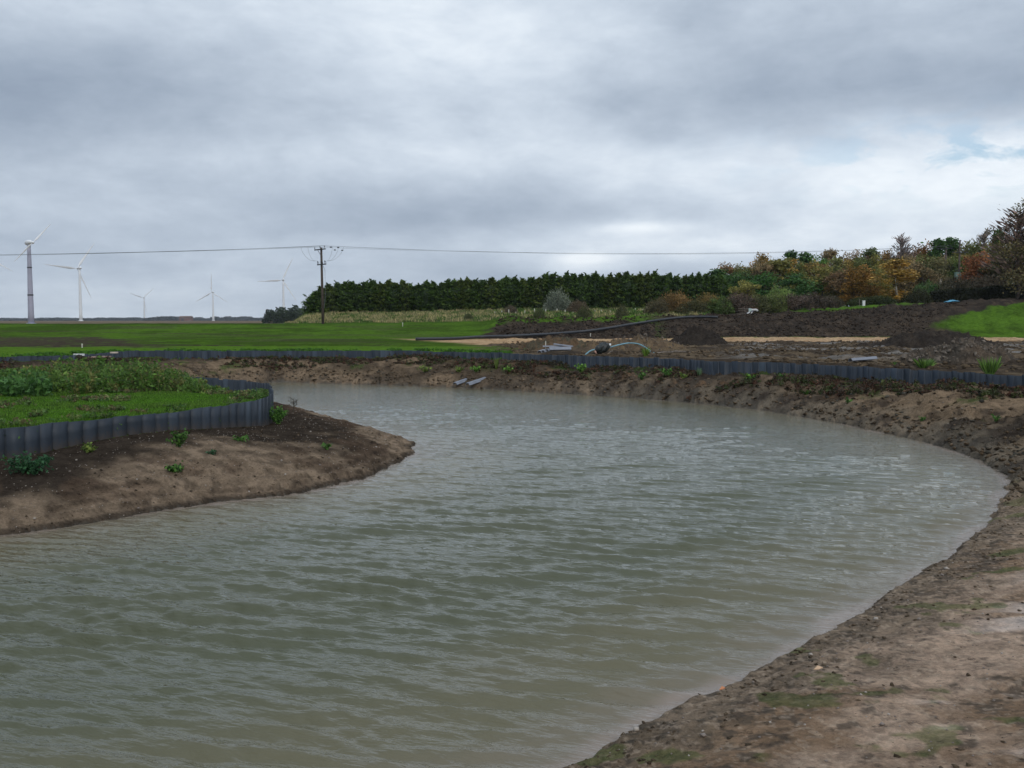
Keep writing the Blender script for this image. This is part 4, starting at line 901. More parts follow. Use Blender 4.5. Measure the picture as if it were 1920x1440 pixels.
def twin():
    P = at_y(1800, 450, 139.0); z = H(P[0], 139); e = tag(empty('transformer_pole', (P[0], 139.0, z)), 'pole beside the woodside one with a pale green transformer box', 'power pole')
    h = P[2] - z; b = MB(); b.tube([(0, 0, -.2), (0, 0, h)], [.16, .11], 10); b.build('shaft', M['wood'], e, smooth=True)
    m = mat('transformer_green', (.20, .30, .27), .5, noise=.1); b = MB(); b.box((-.35, -.4, 3.7), (.75, .5, 1.0)); b.box((-.35, -.4, 4.25), (.85, .6, .1)); tr = b.build('transformer', m, e)
    for k in range(3): b = MB(); b.tube([(-.6 + .25 * k, -.4, 4.3), (-.6 + .25 * k, -.4, 4.7)], .05, 8); b.build('bushing', M['dark'], tr)
    for k in range(2): b = MB(); b.tube([(-.9 - .9 * k * 0 + 1.1 * k, -.1, 0), (-.9 + 1.1 * k, -.1, 2.6)], .07, 8); b.build('prop', M['birch'], e)
    b = MB(); b.box((0, -.2, h - 1.7), (2.2, .1, .12)); b.build('crossarm', M['dark'], e)
twin()
e0, top0, ad0, w0 = power_pole(-1150, 600, 112, 462, 'wooden pole of the power line beyond the left edge of the view', 1.25, .3, 0)
def wire(a, b_, sag, lab, n=28, r=.022):
    a = Vector(a); b_ = Vector(b_); pts = [a.lerp(b_, t / n) - Vector((0, 0, sag * 4 * (t / n) * (1 - t / n))) for t in range(n + 1)]
    b = MB(); b.tube([p - a for p in pts], r, 5); tag(b.build('power_line', M['wire'], None, a), lab, 'overhead wire', 'wires of the power line')
nm = ('near', 'middle', 'far')
for k in range(3):
    wire(w0[k], w1[k], 1.0 + .12 * k, f'{nm[k]} of the three thin wires from the wooden pole to the left edge', r=.016)
    wire(w1[k], w2[k], .85 + .13 * k, f'{nm[k]} of the three thin wires from the wooden pole to the wood', r=.011)

# ------------------------------------------------------------------ soil heaps
def heap(px, base_y, wpx, top_py, label, name='soil_heap', cols=(SOIL, SOILD), seed=0, peak=.0, rubble=0, asp=.7, flat=1.6, lump=.20):
    g0 = ground_at(px, base_y, 28); Y = g0.y + wpx / F * g0.y * asp * .5; rx = wpx / F * Y * .5 * 1.12; ry = rx * asp * 1.1; P = at_y(px, top_py, Y); X0 = P[0]; z0 = H(X0, Y); hgt = max(.15, P[2] - z0)
    n = 90; u = np.linspace(-1.25, 1.25, n); U, W = np.meshgrid(u, u); x = X0 + U * rx; y = Y + W * ry; r = np.hypot(U - peak * .0, W)
    wr = r + (fbm(U * 1.8 + seed, W * 1.8, 4, seed) - .5) * .85
    prof = np.clip(1 - wr, 0, 1) ** (1 / flat) if flat > 1.3 else np.clip(1 - wr, 0, 1)
    prof = prof * (1 + peak * U)
    hh = hgt * prof * (.86 + .35 * (fbm(x * .9, y * .9, 3, seed + 5) - .3)) + (np.abs(fbm(x * 3.2, y * 3.2, 4, seed + 9, .62) - .5) * lump * 4 - lump * .3) * sm(0, .25, prof)
    G = site(x, y); z = G['z'].reshape(x.shape) - .08 + hh * 1.0 - .10 * sm(.05, 0, prof)
    f = fbm(x * 1.2, y * 1.2, 4, seed + 20).ravel(); f5 = fbm(x * 5, y * 5, 3, seed + 21).ravel(); t = sm(.40, .60, .6 * f + .4 * f5)[:, None]; A = cols[0] * (1 - t) + cols[1] * t
    V = np.stack([x.ravel() - X0, y.ravel() - Y, z.ravel() - z0], 1); i = np.arange(n - 1)[:, None] * n; j = np.arange(n - 1)[None, :]
    Fq = np.stack([i + j, i + j + 1, i + n + j + 1, i + n + j], -1).reshape(-1, 4); keep = (prof.ravel() > 0.001)[Fq].any(1); Fq = Fq[keep]
    used = np.unique(Fq); mp = np.full(len(V), -1); mp[used] = np.arange(used.size)
    o = link(name, np_mesh(name, V[used], mp[Fq], False if rubble else True, albedo=A[used], wet=np.full(used.size, .12)), M['ground'], None, (X0, Y, z0)); tag(o, label, 'soil heap' if not rubble else 'rubble heap')
    if rubble:
        g = np.random.default_rng(seed); b = MB()
        idx = np.nonzero((prof.ravel() > .08) & (W.ravel() < .35))[0]
        for q in g.choice(idx, rubble):
            s = g.uniform(.04, .13) * (1.9 if g.random() < .08 else 1); c = Vector(V[q]) + Vector((0, 0, s * .25))
            from mathutils import Euler
            e = Euler(g.uniform(0, 6.28, 3)).to_matrix(); pts = [e @ Vector((sx * s * g.uniform(.3, .6), sy * s * g.uniform(.25, .5), sz * s * g.uniform(.15, .4))) + c for sx in (-1, 1) for sy in (-1, 1) for sz in (-1, 1)]
            b.add(pts, [(0, 1, 3, 2), (4, 6, 7, 5), (0, 4, 5, 1), (2, 3, 7, 6), (0, 2, 6, 4), (1, 5, 7, 3)])
        c = b.build('rubble_chunks', M['clod'], o); c['kind'] = 'stuff'
    return o
heap(1052, 651, 150, 631, 'low brown heap behind the stacked grey sheets', cols=(C3(.085, .075, .05), C3(.13, .085, .05)), seed=1)
heap(1195, 655, 165, 626, 'wide tan rubble heap behind the blue hose', name='rubble_heap', cols=(C3(.17, .12, .07), C3(.12, .085, .055)), seed=2, rubble=160)
heap(1305, 647, 120, 613, 'small pointed heap of black topsoil beside the track', cols=(SOILD * .75, SOILD), seed=3, flat=1.0)
heap(1735, 651, 215, 614, 'largest dark topsoil heap crossing the track at the right', cols=(SOILD * .85, SOIL * .8), seed=4, flat=1.4, peak=.15)
heap(1800, 678, 190, 634, 'heap of broken slabs and clods in front of the large topsoil heap', name='rubble_heap', cols=(C3(.075, .062, .048), C3(.12, .09, .065)), seed=5, rubble=260, flat=1.4, lump=.16)
heap(1665, 580, 40, 570, 'small dark heap under the hedge left of the birch stem', cols=(SOILD, SOIL), seed=6, flat=1.2)

# ------------------------------------------------------------------ site objects
def tube_thing(name, pts, r, m, label, cat, n=10, segs=6):
    P = smooth_poly([tuple(p) for p in pts], segs, False); o0 = Vector(P[0]); b = MB(); b.tube([Vector(p) - o0 for p in P], r, n); return tag(b.build(name, m, None, o0, True), label, cat)
pp = []
for px, py in [(780, 638.5), (850, 637.5), (900, 636), (960, 633), (1020, 630.5), (1080, 627), (1130, 622), (1180, 614.5), (1230, 604), (1265, 599.5), (1300, 596.5), (1345, 597)]:
    q = ground_at(px, py, 60); pp.append(q + Vector((0, -.08, .12)))
for i in range(1, len(pp) - 1): pp[i].z = max(pp[i].z, (pp[i - 1].z + pp[i + 1].z) / 2)
tube_thing('drainage_pipe', pp, .125, M['pipe'], 'long black pipe curving over the dark soil mound beside the sand track', 'pipe', 12)
# a pile sheet: trapezoid gutter section
def sheet(name, p, length, yaw, pitch, label, group, w_=.26, roll=0.0, m='pvc', rise=.0):
    from mathutils import Euler
    prof = [(-.5, 0), (-.42, 0), (-.26, .34), (.26, .34), (.42, 0), (.5, 0)]; vs = []; e = Euler((roll, -pitch, yaw)).to_matrix()
    for xx in (-length / 2, length / 2):
        for u, v in prof: vs.append(e @ Vector((xx, u * w_, v * w_)))
        for u, v in prof[::-1]: vs.append(e @ Vector((xx, u * w_ * .96, v * w_ - .014)))
    k = 12; fs = [(i, (i + 1) % k, k + (i + 1) % k, k + i) for i in range(k)]
    for b0 in (0, k):
        for i in range(5): fs.append((b0 + i, b0 + i + 1, b0 + 10 - i, b0 + 11 - i))
    b = MB(); b.add(vs, fs); return tag(b.build(name, M[m], None, Vector(p) + Vector((0, 0, rise))), label, 'pile sheet', group)
GS = 'loose grey sheets beside the wall'
q = ground_at(1066, 664, 40); bz = q.z + .02
def sp_at(px, py, Y, up): return at_y(px, py, Y)
Ys = at_z(1040, 664, ZO)[1] + .9
def on(px, dz, dy=0):
    x_ = (px - 960) / F * (Ys + dy) / cp; return Vector((x_, Ys + dy, H(x_, Ys + dy) + dz))
sheet('pile_sheet', on(1050, .22), 1.05, R(3), R(1), 'wide pale grey pile sheet lying on top of the stack behind the wall', GS, .42, R(-8))
sheet('pile_sheet', on(1016, .14, -.15), .7, R(68), R(4), 'leftmost end-on grey pile sheet of the stack', GS, .24)
sheet('pile_sheet', on(1024, .16, -.05), .8, R(64), R(4), 'end-on grey pile sheet right of the leftmost one', GS, .24)
sheet('pile_sheet', on(1032, .20, .1), .8, R(60), R(3), 'end-on grey pile sheet tucked against the wide pale sheet', GS, .24)
sheet('pile_sheet', on(1036, .36, .45), .95, R(0), R(0), 'narrow grey pile sheet at the back of the stack', GS, .16)
sheet('pile_sheet', on(1056, .42, .35), .95, R(-14), R(-7), 'narrow grey pile sheet leaning slantwise down to the right', GS, .15)
b = MB(); b.tube([(0, 0, -.1), (0, 0, .40)], .018, 6); tag(b.build('wooden_stake', M['peg'], None, on(1023, .22, .5)), 'thin pale stake standing behind the stack of grey sheets', 'stake')
q1 = ground_at(866, 723, 30); sheet('pile_sheet', q1 + Vector((.05, .25, .14)), 1.3, R(57), R(9), 'left of two grey sheets lying at the water edge', GS, .27)
q2 = ground_at(890, 723, 30); sheet('pile_sheet', q2 + Vector((.1, .25, .15)), 1.4, R(54), R(9), 'right of two grey sheets lying at the water edge', GS, .27)
q3 = ground_at(1618, 678, 30); sheet('pile_sheet', q3 + Vector((0, 0, .06)), 1.15, R(18), R(3), 'single pale grey sheet lying on the mud at the right', GS, .30, R(-10))
# black bundle with hose
qb = on(1131, .0, .5)
def bundle():
    g = np.random.default_rng(8); n = 18; vs = []; fs = []
    for i in range(n):
        for j in range(24):
            t = i / (n - 1); th = 6.283 * j / 24; rr = math.sin(math.pi * min(1, t * .94 + .04)) ** .6 * (1 + .16 * math.sin(th * 5 + i) + .10 * g.normal())
            vs.append(((t - .5) * .78, math.cos(th) * .20 * rr, max(-.02, .21 + math.sin(th) * .22 * rr * (1 + .5 * t * (1 - t))) + .10 * t))
    for i in range(n - 1):
        for j in range(24): fs.append((i * 24 + j, i * 24 + (j + 1) % 24, (i + 1) * 24 + (j + 1) % 24, (i + 1) * 24 + j))
    fs.append(tuple(range(24))); fs.append(tuple(range((n - 1) * 24, n * 24))[::-1]); b = MB(); b.add(vs, fs)
    e = tag(empty('wrapped_pump', qb), 'black wrapped bundle with pale end lying behind the wall', 'wrapped bundle'); e.rotation_euler = (0, R(-8), R(10))
    b.build('wrapping', mat('black_sheet', (.018, .024, .024), .45, noise=.4, bump=.6, bscale=8), e, smooth=True)
    b = MB(); b.tube([(.34, 0, .36), (.42, -.02, .34)], .075, 10); b.build('end_cap', M['whiteplastic'], e)
    b = MB(); b.tube([(-.38, -.1, .12), (-.44, -.1, .10)], .09, 10); b.build('flange', mat('clay_pink', (.42, .24, .18), .6), e)
bundle()
hz = [on(1143, .28, .55), on(1160, .42, .6), on(1178, .45, .7), on(1196, .42, .7), on(1210, .28, .6), on(1220, .06, .5), on(1226, .0, .5)]
tube_thing('blue_hose', hz, .032, M['bluehose'], 'arched blue grey hose between the black bundle and the ground', 'hose')
tube_thing('blue_hose', [on(1114, .22, .4), on(1107, .16, .2), on(1101, .07, .05), on(1097, -.02, 0)], .032, M['bluehose'], 'short blue hose end coming out left of the black bundle', 'hose')
for i, (a_1, b_1, r_, lab) in enumerate([((1228, 0, .3), (1262, .03, .35), .03, 'grey stick lying behind the wall right of the hose'), ((1258, 0, .55), (1294, .06, .8), .028, 'long grey stick lying right of the shorter ones'), ((1262, -.02, .1), (1270, .08, .3), .02, 'short bent stick propped between the long sticks'), ((1140, .0, .1), (1149, .09, .3), .02, 'small pale root sticking up under the black bundle')]):
    A_ = on(a_1[0], a_1[1] + .03, a_1[2]); B_ = on(b_1[0], b_1[1] + .03, b_1[2]); tube_thing('stick', [A_, A_.lerp(B_, .5) + Vector((0, 0, .03)), B_], r_, M['deadwood'], lab, 'stick', 6)
# timber landing stage on the left part of the wall
def plank(px0, px1, py, Y, th, dep, name, label, m):
    A_ = at_y(px0, py, Y); B_ = at_y(px1, py, Y); c = (Vector(A_) + Vector(B_)) / 2; b = MB(); b.box((0, 0, 0), (B_[0] - A_[0], dep, th)); return tag(b.build(name, M[m], None, c), label, 'timber')
Yp = at_z(170, 664, ZO)[1]
def stage():
    c = Vector(at_y(177, 662, Yp + .9)); c.z = H(c.x, c.y) + .10; e = tag(empty('timber_platform', c), 'pinkish timber platform boards at the wall top on the left', 'platform')
    for k in range(5):
        b = MB(); b.box((0, -.6 + .26 * k, .06 + .004 * (k % 2)), (1.15 + .04 * (k % 3), .22, .05)); b.build('board', mat('pink_timber', (.36, .24, .19), .8, noise=.2) if k == 0 else bpy.data.materials['pink_timber'], e)
    for s in (-.45, .45): b = MB(); b.box((s, -.08, -.02), (.08, 1.2, .09)); b.build('joist', M['wood'], e)
stage()
plank(138, 158, 665, Yp - .1, .09, .12, 'timber_rail', 'short white rail on the wall left of the platform', 'whiteplastic')
plank(207, 221, 661, Yp + .1, .07, .12, 'timber_rail', 'short pale rail on the wall right of the platform', 'paleplank')
for px, py, lab in [(154, 646, 'white topped marker post on the grass strip left'), (755, 606, 'white marker peg at the top edge of the green field'), (1107, 625, 'small pale stake behind the long black pipe')]:
    q = ground_at(px, py + 6 if py < 650 else py + 2, 38); hm = .18 if py > 620 else .36; b = MB(); b.tube([(0, 0, -.1), (0, 0, hm)], .035, 8); b.tube([(0, 0, hm - .02), (0, 0, hm + .06)], .05, 8); tag(b.build('marker_post', M['peg'], None, q), lab, 'marker post')
# tree guards in a row on the embankment top
Yg = 126; tg = None
for k, px in enumerate([928, 941, 954, 967, 984, 1002, 1023, 1044, 1059, 1074, 1115, 1127, 1144, 1157, 1190, 1204]):
    X_ = (px - 960) / F * Yg / cp; z_ = H(X_, Yg); zt = at_y(px, 577 if px < 1100 else 575, Yg)[2]; h_ = .36 + .10 * ((k * 7) % 3)
    if tg is None:
        b = MB(); b.tube([(0, 0, -.1), (0, 0, .62)], .055, 8); tg = b.mesh('tree_guard'); tg.materials.append(M['peg'])
    o = link('tree_guard', tg, None, None, (X_, Yg, z_)); o.scale = (1, 1, h_ / .6); tag(o, 'small pale tree guard in the row at the foot of the windbreak', 'tree guard', 'tree guards below the windbreak')
# white sheeting on dark rails at the top of the slope
def white_thing():
    q = ground_at(1402, 590, 80); q = Vector((q.x, max(q.y, 113), 0)); q.x = (1402 - 960) / F * q.y / cp; q.z = H(q.x, q.y)
    e = tag(empty('farm_implement', q), 'white and navy angular implement with dark bars on top of the soil slope', 'farm implement'); s = q.y / F
    def P(px, py): a = at_y(px, py, q.y); return Vector(a) - q
    b = MB(); b.tube([P(1404, 579.5), P(1411, 581), P(1417, 580.5), P(1421, 583)], [.10, .15, .15, .10], 8); b.build('frame', M['whiteplastic'], e, smooth=True)
    b = MB(); b.box(P(1406, 581) + Vector((0, -.05, 0)), (.30, .2, .34)); b.build('panel', mat('pale_green_panel', (.45, .55, .52), .5), e)
    b = MB(); b.tube([P(1406, 584), P(1403, 587.5), P(1398, 590)], [.09, .12, .05], 8); b.build('leg', M['whiteplastic'], e, smooth=True)
    b = MB(); b.tube([P(1411, 583.5), P(1409, 586.5), P(1407.5, 589)], [.07, .06, .04], 8); b.build('leg', M['whiteplastic'], e, smooth=True)
    b = MB(); b.box(P(1410, 583), (.34, .16, .12)); b.build('hitch', M['navy'], e)
    b = MB(); b.box(P(1415, 577.8), (.75, .3, .07)); b.build('tray', M['rust'], e)
    for k, (y0, x0) in enumerate(((579, 1384), (582, 1384), (585.5, 1390), (589, 1382))):
        b = MB(); b.tube([P(x0, y0), P(1403, y0 - .8)], .028, 6); b.build('bar', M['deadwood'], e)
white_thing()
def small_box(px, py, Y, sx, sz, name, label, m, cat):
    X_ = (px - 960) / F * Y / cp; z_ = H(X_, Y); b = MB(); b.box((0, 0, sz / 2), (sx, sx * .8, sz)); b.box((0, 0, sz + .04), (sx * 1.12, sx * .9, .08)); return tag(b.build(name, M[m], None, (X_, Y, z_)), label, cat)
small_box(1616, 575, 117, .28, .55, 'marker_box', 'small white utility box below the golden brown tree', 'whiteplastic', 'utility box')
b = MB(); b.tube([(0, 0, 0), (0, 0, .85)], .03, 6); X_ = (1608 - 960) / F * 117 / cp; tag(b.build('wooden_stake', M['deadwood'], None, (X_, 117, H(X_, 117))), 'thin grey stake left of the white utility box', 'stake')
def tarp():
    Yt = 115.5; X_ = (1780 - 960) / F * Yt / cp; g = np.random.default_rng(4); nx, ny = 16, 10; vs = []; fs = []
    for j in range(ny):
        for i in range(nx):
            x_ = (i / (nx - 1) - .5) * 1.5; y_ = (j / (ny - 1) - .5) * 1.2; h_ = .30 * math.exp(-(x_ * x_ * 1.8 + y_ * y_ * 2)) + .05 * g.random() + .1 * i / nx; vs.append((x_, y_, h_))
    for j in range(ny - 1):
        for i in range(nx - 1): a = j * nx + i; fs.append((a, a + 1, a + nx + 1, a + nx))
    base = len(vs); vs2 = [(v[0], v[1], v[2] - .04) for v in vs]; b = MB(); b.add(vs + vs2, fs + [tuple(base + i for i in f[::-1]) for f in fs])
    tag(b.build('tarpaulin', M['blue'], None, (X_, Yt, H(X_, Yt) + .02), True), 'crumpled bright blue tarpaulin at the top of the dark soil slope', 'tarpaulin')
tarp()
small_box(1759, 505, 133, .22, .5, 'nest_box', 'small pale box on a post left of the woodside pole', 'paleplank', 'box').location.z += 2.6
b = MB(); b.tube([(0, 0, 0), (0, 0, 2.7)], .05, 6); X_ = (1759 - 960) / F * 133 / cp; tag(b.build('wooden_post', M['wood'], None, (X_, 133.0, H(X_, 133))), 'post carrying the small pale box at the wood', 'post')

# ------------------------------------------------------------------ grass, weeds and small plants
def blades(P, h, w_, g, lean=.5):
    n = len(P); th = g.uniform(0, 6.283, n); d = np.stack([np.cos(th), np.sin(th), np.zeros(n)], 1); sd = np.stack([-np.sin(th), np.cos(th), np.zeros(n)], 1)
    hh = (h * g.uniform(.5, 1.3, n))[:, None]; tip = P + d * hh * lean * g.uniform(.1, 1, (n, 1)) + np.array([0, 0, 1]) * hh; w2 = w_ * .5
    mid = P + (tip - P) * .55 + d * hh * -.06
    V = np.stack([P - sd * w2, P + sd * w2, mid + sd * w2 * .8, tip], 1); V2 = V.reshape(-1, 3); return V2, np.arange(4 * n).reshape(-1, 4)
def lawn():
    g = np.random.default_rng(21); n = 420000; X = g.uniform(-16.5, -5.0, n); Y = g.uniform(14, 31.5, n); d = poly_dist(X, Y, IW)[0]
    vis = (d > .12) & (X / Y > -.62); X = X[vis]; Y = Y[vis]; keep = g.random(len(X)) < np.clip((24 / Y) ** 1.2, 0, 1); X = X[keep]; Y = Y[keep]
    G = site(X, Y); P = np.stack([X, Y, G['z'] - .005], 1); f = fbm(X * 1.3, Y * 1.3, 3, 5); hh = .028 + .035 * sm(.45, .7, f)
    V, Fq = blades(P, hh, .008, g, .7); c1 = GR_NEAR * 1.25; c2 = C3(.075, .14, .02); t = np.clip(f * 1.4 - .3 + g.normal(0, .18, len(X)), 0, 1)[:, None]; A = c1 * (1 - t) + c2 * t
    me = np_mesh('lawn_grass', V, Fq, False, tone=np.repeat(g.random(len(X)), 4), albedo=np.repeat(A, 4, 0)); tag(link('lawn_grass', me, M['grassblade']), 'short mown grass on the island', 'grass', None, 'stuff')
lawn()
def weed_cloud(name, label, region, n, hfun, cols, seed, leaf=.05, kind='stuff', mask=None):
    """stems with leaves scattered over an area: uncountable herbage"""
    g = np.random.default_rng(seed); x0, x1, y0, y1 = region; X = g.uniform(x0, x1, n); Y = g.uniform(y0, y1, n)
    if mask is not None: k = mask(X, Y, g); X = X[k]; Y = Y[k]
    n = len(X); z = site(X, Y)['z']; h = hfun(X, Y, g); per = 16; lean = g.normal(0, .16, (n, 2)); parts = []; 
    t = g.random((n, per)) ** .8; P = np.stack([X[:, None] + lean[:, :1] * t * h[:, None] + g.normal(0, .045, (n, per)), Y[:, None] + lean[:, 1:] * t * h[:, None] + g.normal(0, .045, (n, per)), z[:, None] + t * h[:, None]], -1).reshape(-1, 3)
    tone = np.clip(np.repeat(g.random(n), per) * .5 + g.random(n * per) * .5, 0, 1); V, Fq, T = cards(P, g.uniform(.5, 1.4, len(P)) * leaf, 1.9, g, tone)
    ci = g.integers(0, len(cols), n); A = np.array(cols)[ci]; A = np.repeat(np.repeat(A, per, 0), 4, 0)
    Pb = np.stack([X, Y, z], 1); tp = Pb + np.stack([lean[:, 0] * h, lean[:, 1] * h, h * 1.06], 1); sd = np.array([.006, 0, 0]); Vs = np.stack([Pb - sd, Pb + sd, tp + sd * .4, tp - sd * .4], 1).reshape(-1, 3); Fs = np.arange(4 * n).reshape(-1, 4) + len(V)
    A2 = np.repeat(np.array(cols)[ci] * .8 + .02, 4, 0)
    me = np_mesh(name, np.vstack([V, Vs]), np.vstack([Fq, Fs]), False, tone=np.concatenate([T, np.full(4 * n, .4)]), albedo=np.vstack([A, A2])); return tag(link(name, me, M['grassblade']), label, 'weeds', None, kind)
WG = [(.075, .155, .026), (.095, .165, .032), (.13, .14, .042), (.06, .12, .022)]
def mk1(X, Y, g):
    d = poly_dist(X, Y, IW)[0]; px = 960 + F * X / Y; lo = np.interp(px, [-300, 0, 150, 300, 400, 470], [23.4, 24.0, 24.3, 24.8, 25.6, 27.3]); f = fbm(X * .7, Y * .7, 3, 9)
    return (d > .15) & (Y > lo + (f - .5) * 4.2) & (g.random(len(X)) < np.clip(1.2 - sm(380, 470, px) * 1.1, 0, 1))
def h1(X, Y, g):
    px = 960 + F * X / Y; f = fbm(X * .8, Y * .8, 3, 19); base = np.interp(px, [-300, 0, 60, 160, 260, 340, 400, 470], [.34, .38, .46, .60, .72, .68, .38, .14]); return base * (.35 + 1.05 * f) * g.uniform(.3, 1.2, len(X)) * (1 - .35 * sm(28.5, 31, Y))
weed_cloud('tall_weeds', 'tangle of tall green weeds along the back of the island', (-20, -6.5, 22.5, 31.3), 7000, h1, WG, 31, .055, mask=mk1)
def mk2(X, Y, g): d = poly_dist(X, Y, IW)[0]; px = 960 + F * X / Y; return (d > .2) & (px < 90) & (Y > 23)
weed_cloud('bright_nettles', 'patch of paler green leafy weeds at the left edge of the island', (-18, -9.5, 23, 27.5), 1500, lambda X, Y, g: .42 * g.uniform(.6, 1.1, len(X)), [(.07, .16, .04), (.06, .14, .035)], 33, .075, mask=mk2)
def mk3(X, Y, g): d = poly_dist(X, Y, IW)[0]; f = fbm(X * 1.1, Y * 1.1, 3, 29); return (d > .12) & (f > .60)
weed_cloud('lawn_weeds', 'scattered low weeds and daisies in the island lawn', (-15, -5.5, 16, 28), 4200, lambda X, Y, g: .05 + .07 * g.random(len(X)), [(.07, .13, .03), (.12, .16, .05), (.10, .09, .04)], 35, .04, mask=mk3)
def mk3b(X, Y, g): d = poly_dist(X, Y, IW)[0]; return (d > .05) & (d < .22 + .15 * g.random(len(X))) & (fbm(X * 1.5, Y * 1.5, 2, 39) > .45)
weed_cloud('wall_top_grass', 'longer grass and seedlings behind the top of the island wall', (-13, -5.3, 15, 25), 9000, lambda X, Y, g: .05 + .11 * g.random(len(X)), [(.05, .12, .02), (.08, .13, .03)], 37, .03, mask=mk3b)
# dead reddish dock and low weeds on the far bank
def mk4(X, Y, g): G = site(X, Y); return G['bank_o'] & (G['dow'] < 2.4) & (Y > 26) & (fbm(X * .6, Y * .6, 3, 49) > .46)
weed_cloud('bank_weeds', 'brown and green herbage along the foot of the far wall', (-24, 16, 26, 53), 42000, lambda X, Y, g: .06 + .20 * g.random(len(X)) * sm(.4, .7, fbm(X * .5, Y * .5, 2, 59)), [(.05, .035, .022), (.075, .04, .025), (.05, .065, .02), (.045, .04, .02)], 41, .05, mask=mk4)
def mk5(X, Y, g): G = site(X, Y); return G['out'] & (G['dow'] > -1.4) & (fbm(X * .5, Y * .5, 3, 69) > .40) & (G['a'] < 960)
weed_cloud('verge_grass', 'fringe of bright grass on top of the far wall', (-28, 2, 36, 56), 24000, lambda X, Y, g: .05 + .09 * g.random(len(X)), [(.06, .16, .015), (.05, .13, .015)], 43, .05, mask=mk5)
def rough_grass():
    g = np.random.default_rng(51); n = 60000; px = g.uniform(535, 1330, n); Y = g.uniform(116, 138, n); X = (px - 960) / F * Y / cp; Gs = site(X, Y); f = fbm(X * .9, Y * .9, 4, 160)
    P = np.stack([X, Y, Gs['z'] - .03], 1); V, Fq = blades(P, .16 + .28 * f, .09, g, .8); t = sm(.38, .58, f - .10 * sm(900, 1000, px) + g.normal(0, .08, n))[:, None]; A = C3(.065, .125, .024) * (1 - t) + C3(.30, .27, .13) * t
    me = np_mesh('rough_grass', V, Fq, False, tone=np.repeat(g.random(n), 4), albedo=np.repeat(A, 4, 0)); tag(link('rough_grass', me, M['grassblade']), 'rough tawny grass on the embankment below the windbreak', 'grass', None, 'stuff')
rough_grass()
def tuft(px, py, hpx, wpx, col, label, y0=12, kind='grass', name='grass_tuft', cat='grass tuft', n=None, deadstem=False):
    q = ground_at(px, py, y0); s = q.y / F; h = hpx * s; wd = wpx * s * .5; g = np.random.default_rng(int(px * 13 + py)); n = n or (110 if kind == 'grass' else 190)
    if kind == 'grass':
        th = g.uniform(0, 6.283, n); r0 = np.sqrt(g.random(n)) * wd * .35; B = np.stack([np.cos(th) * r0, np.sin(th) * r0, np.full(n, -.02)], 1); hh = h * g.uniform(.5, 1.05, n); out = wd * .8 * g.random(n)
        tip = B + np.stack([np.cos(th) * out, np.sin(th) * out, hh], 1); mid = B * .4 + tip * .6 + np.array([0, 0, 1]) * (hh * .12)[:, None]; sd = np.stack([-np.sin(th), np.cos(th), 0 * th], 1) * max(.006, s * .55)
        V = np.stack([B - sd, B + sd, mid + sd * .8, tip], 1).reshape(-1, 3); Fq = np.arange(4 * n).reshape(-1, 4); T = np.repeat(g.random(n), 4)
    else:
        k = 14; P = []; D = []
        P.append(np.array([(0, 0, -.01 + .01 * j) for j in range(3)]))
        for i in range(k):
            th = g.uniform(0, 6.283); rr = wd * math.sqrt(g.random()) ; hh = h * g.uniform(.5, 1) * (1 - .35 * (rr / wd) ** 2) if kind == 'leafy' else h * g.uniform(.3, .9)
            m = n // k; t = np.linspace(.12, 1, m); P.append(np.stack([math.cos(th) * rr * t, math.sin(th) * rr * t, hh * t ** .8], 1) + g.normal(size=(m, 3)) * wd * .10); 
        P = np.vstack(P); V, Fq, T = cards(P, g.uniform(.6, 1.3, len(P)) * max(.035, 2.6 * s) * 1.1, 1.7, g)
    o = link(name, np_mesh(name, V, Fq, False, tone=T), M['leaf'], None, q); o.color = (*col, 1); tag(o, label, cat); return o
BG = (.10, .21, .035); MG = (.055, .13, .025); YGr = (.13, .19, .04); BL = (.028, .085, .035)
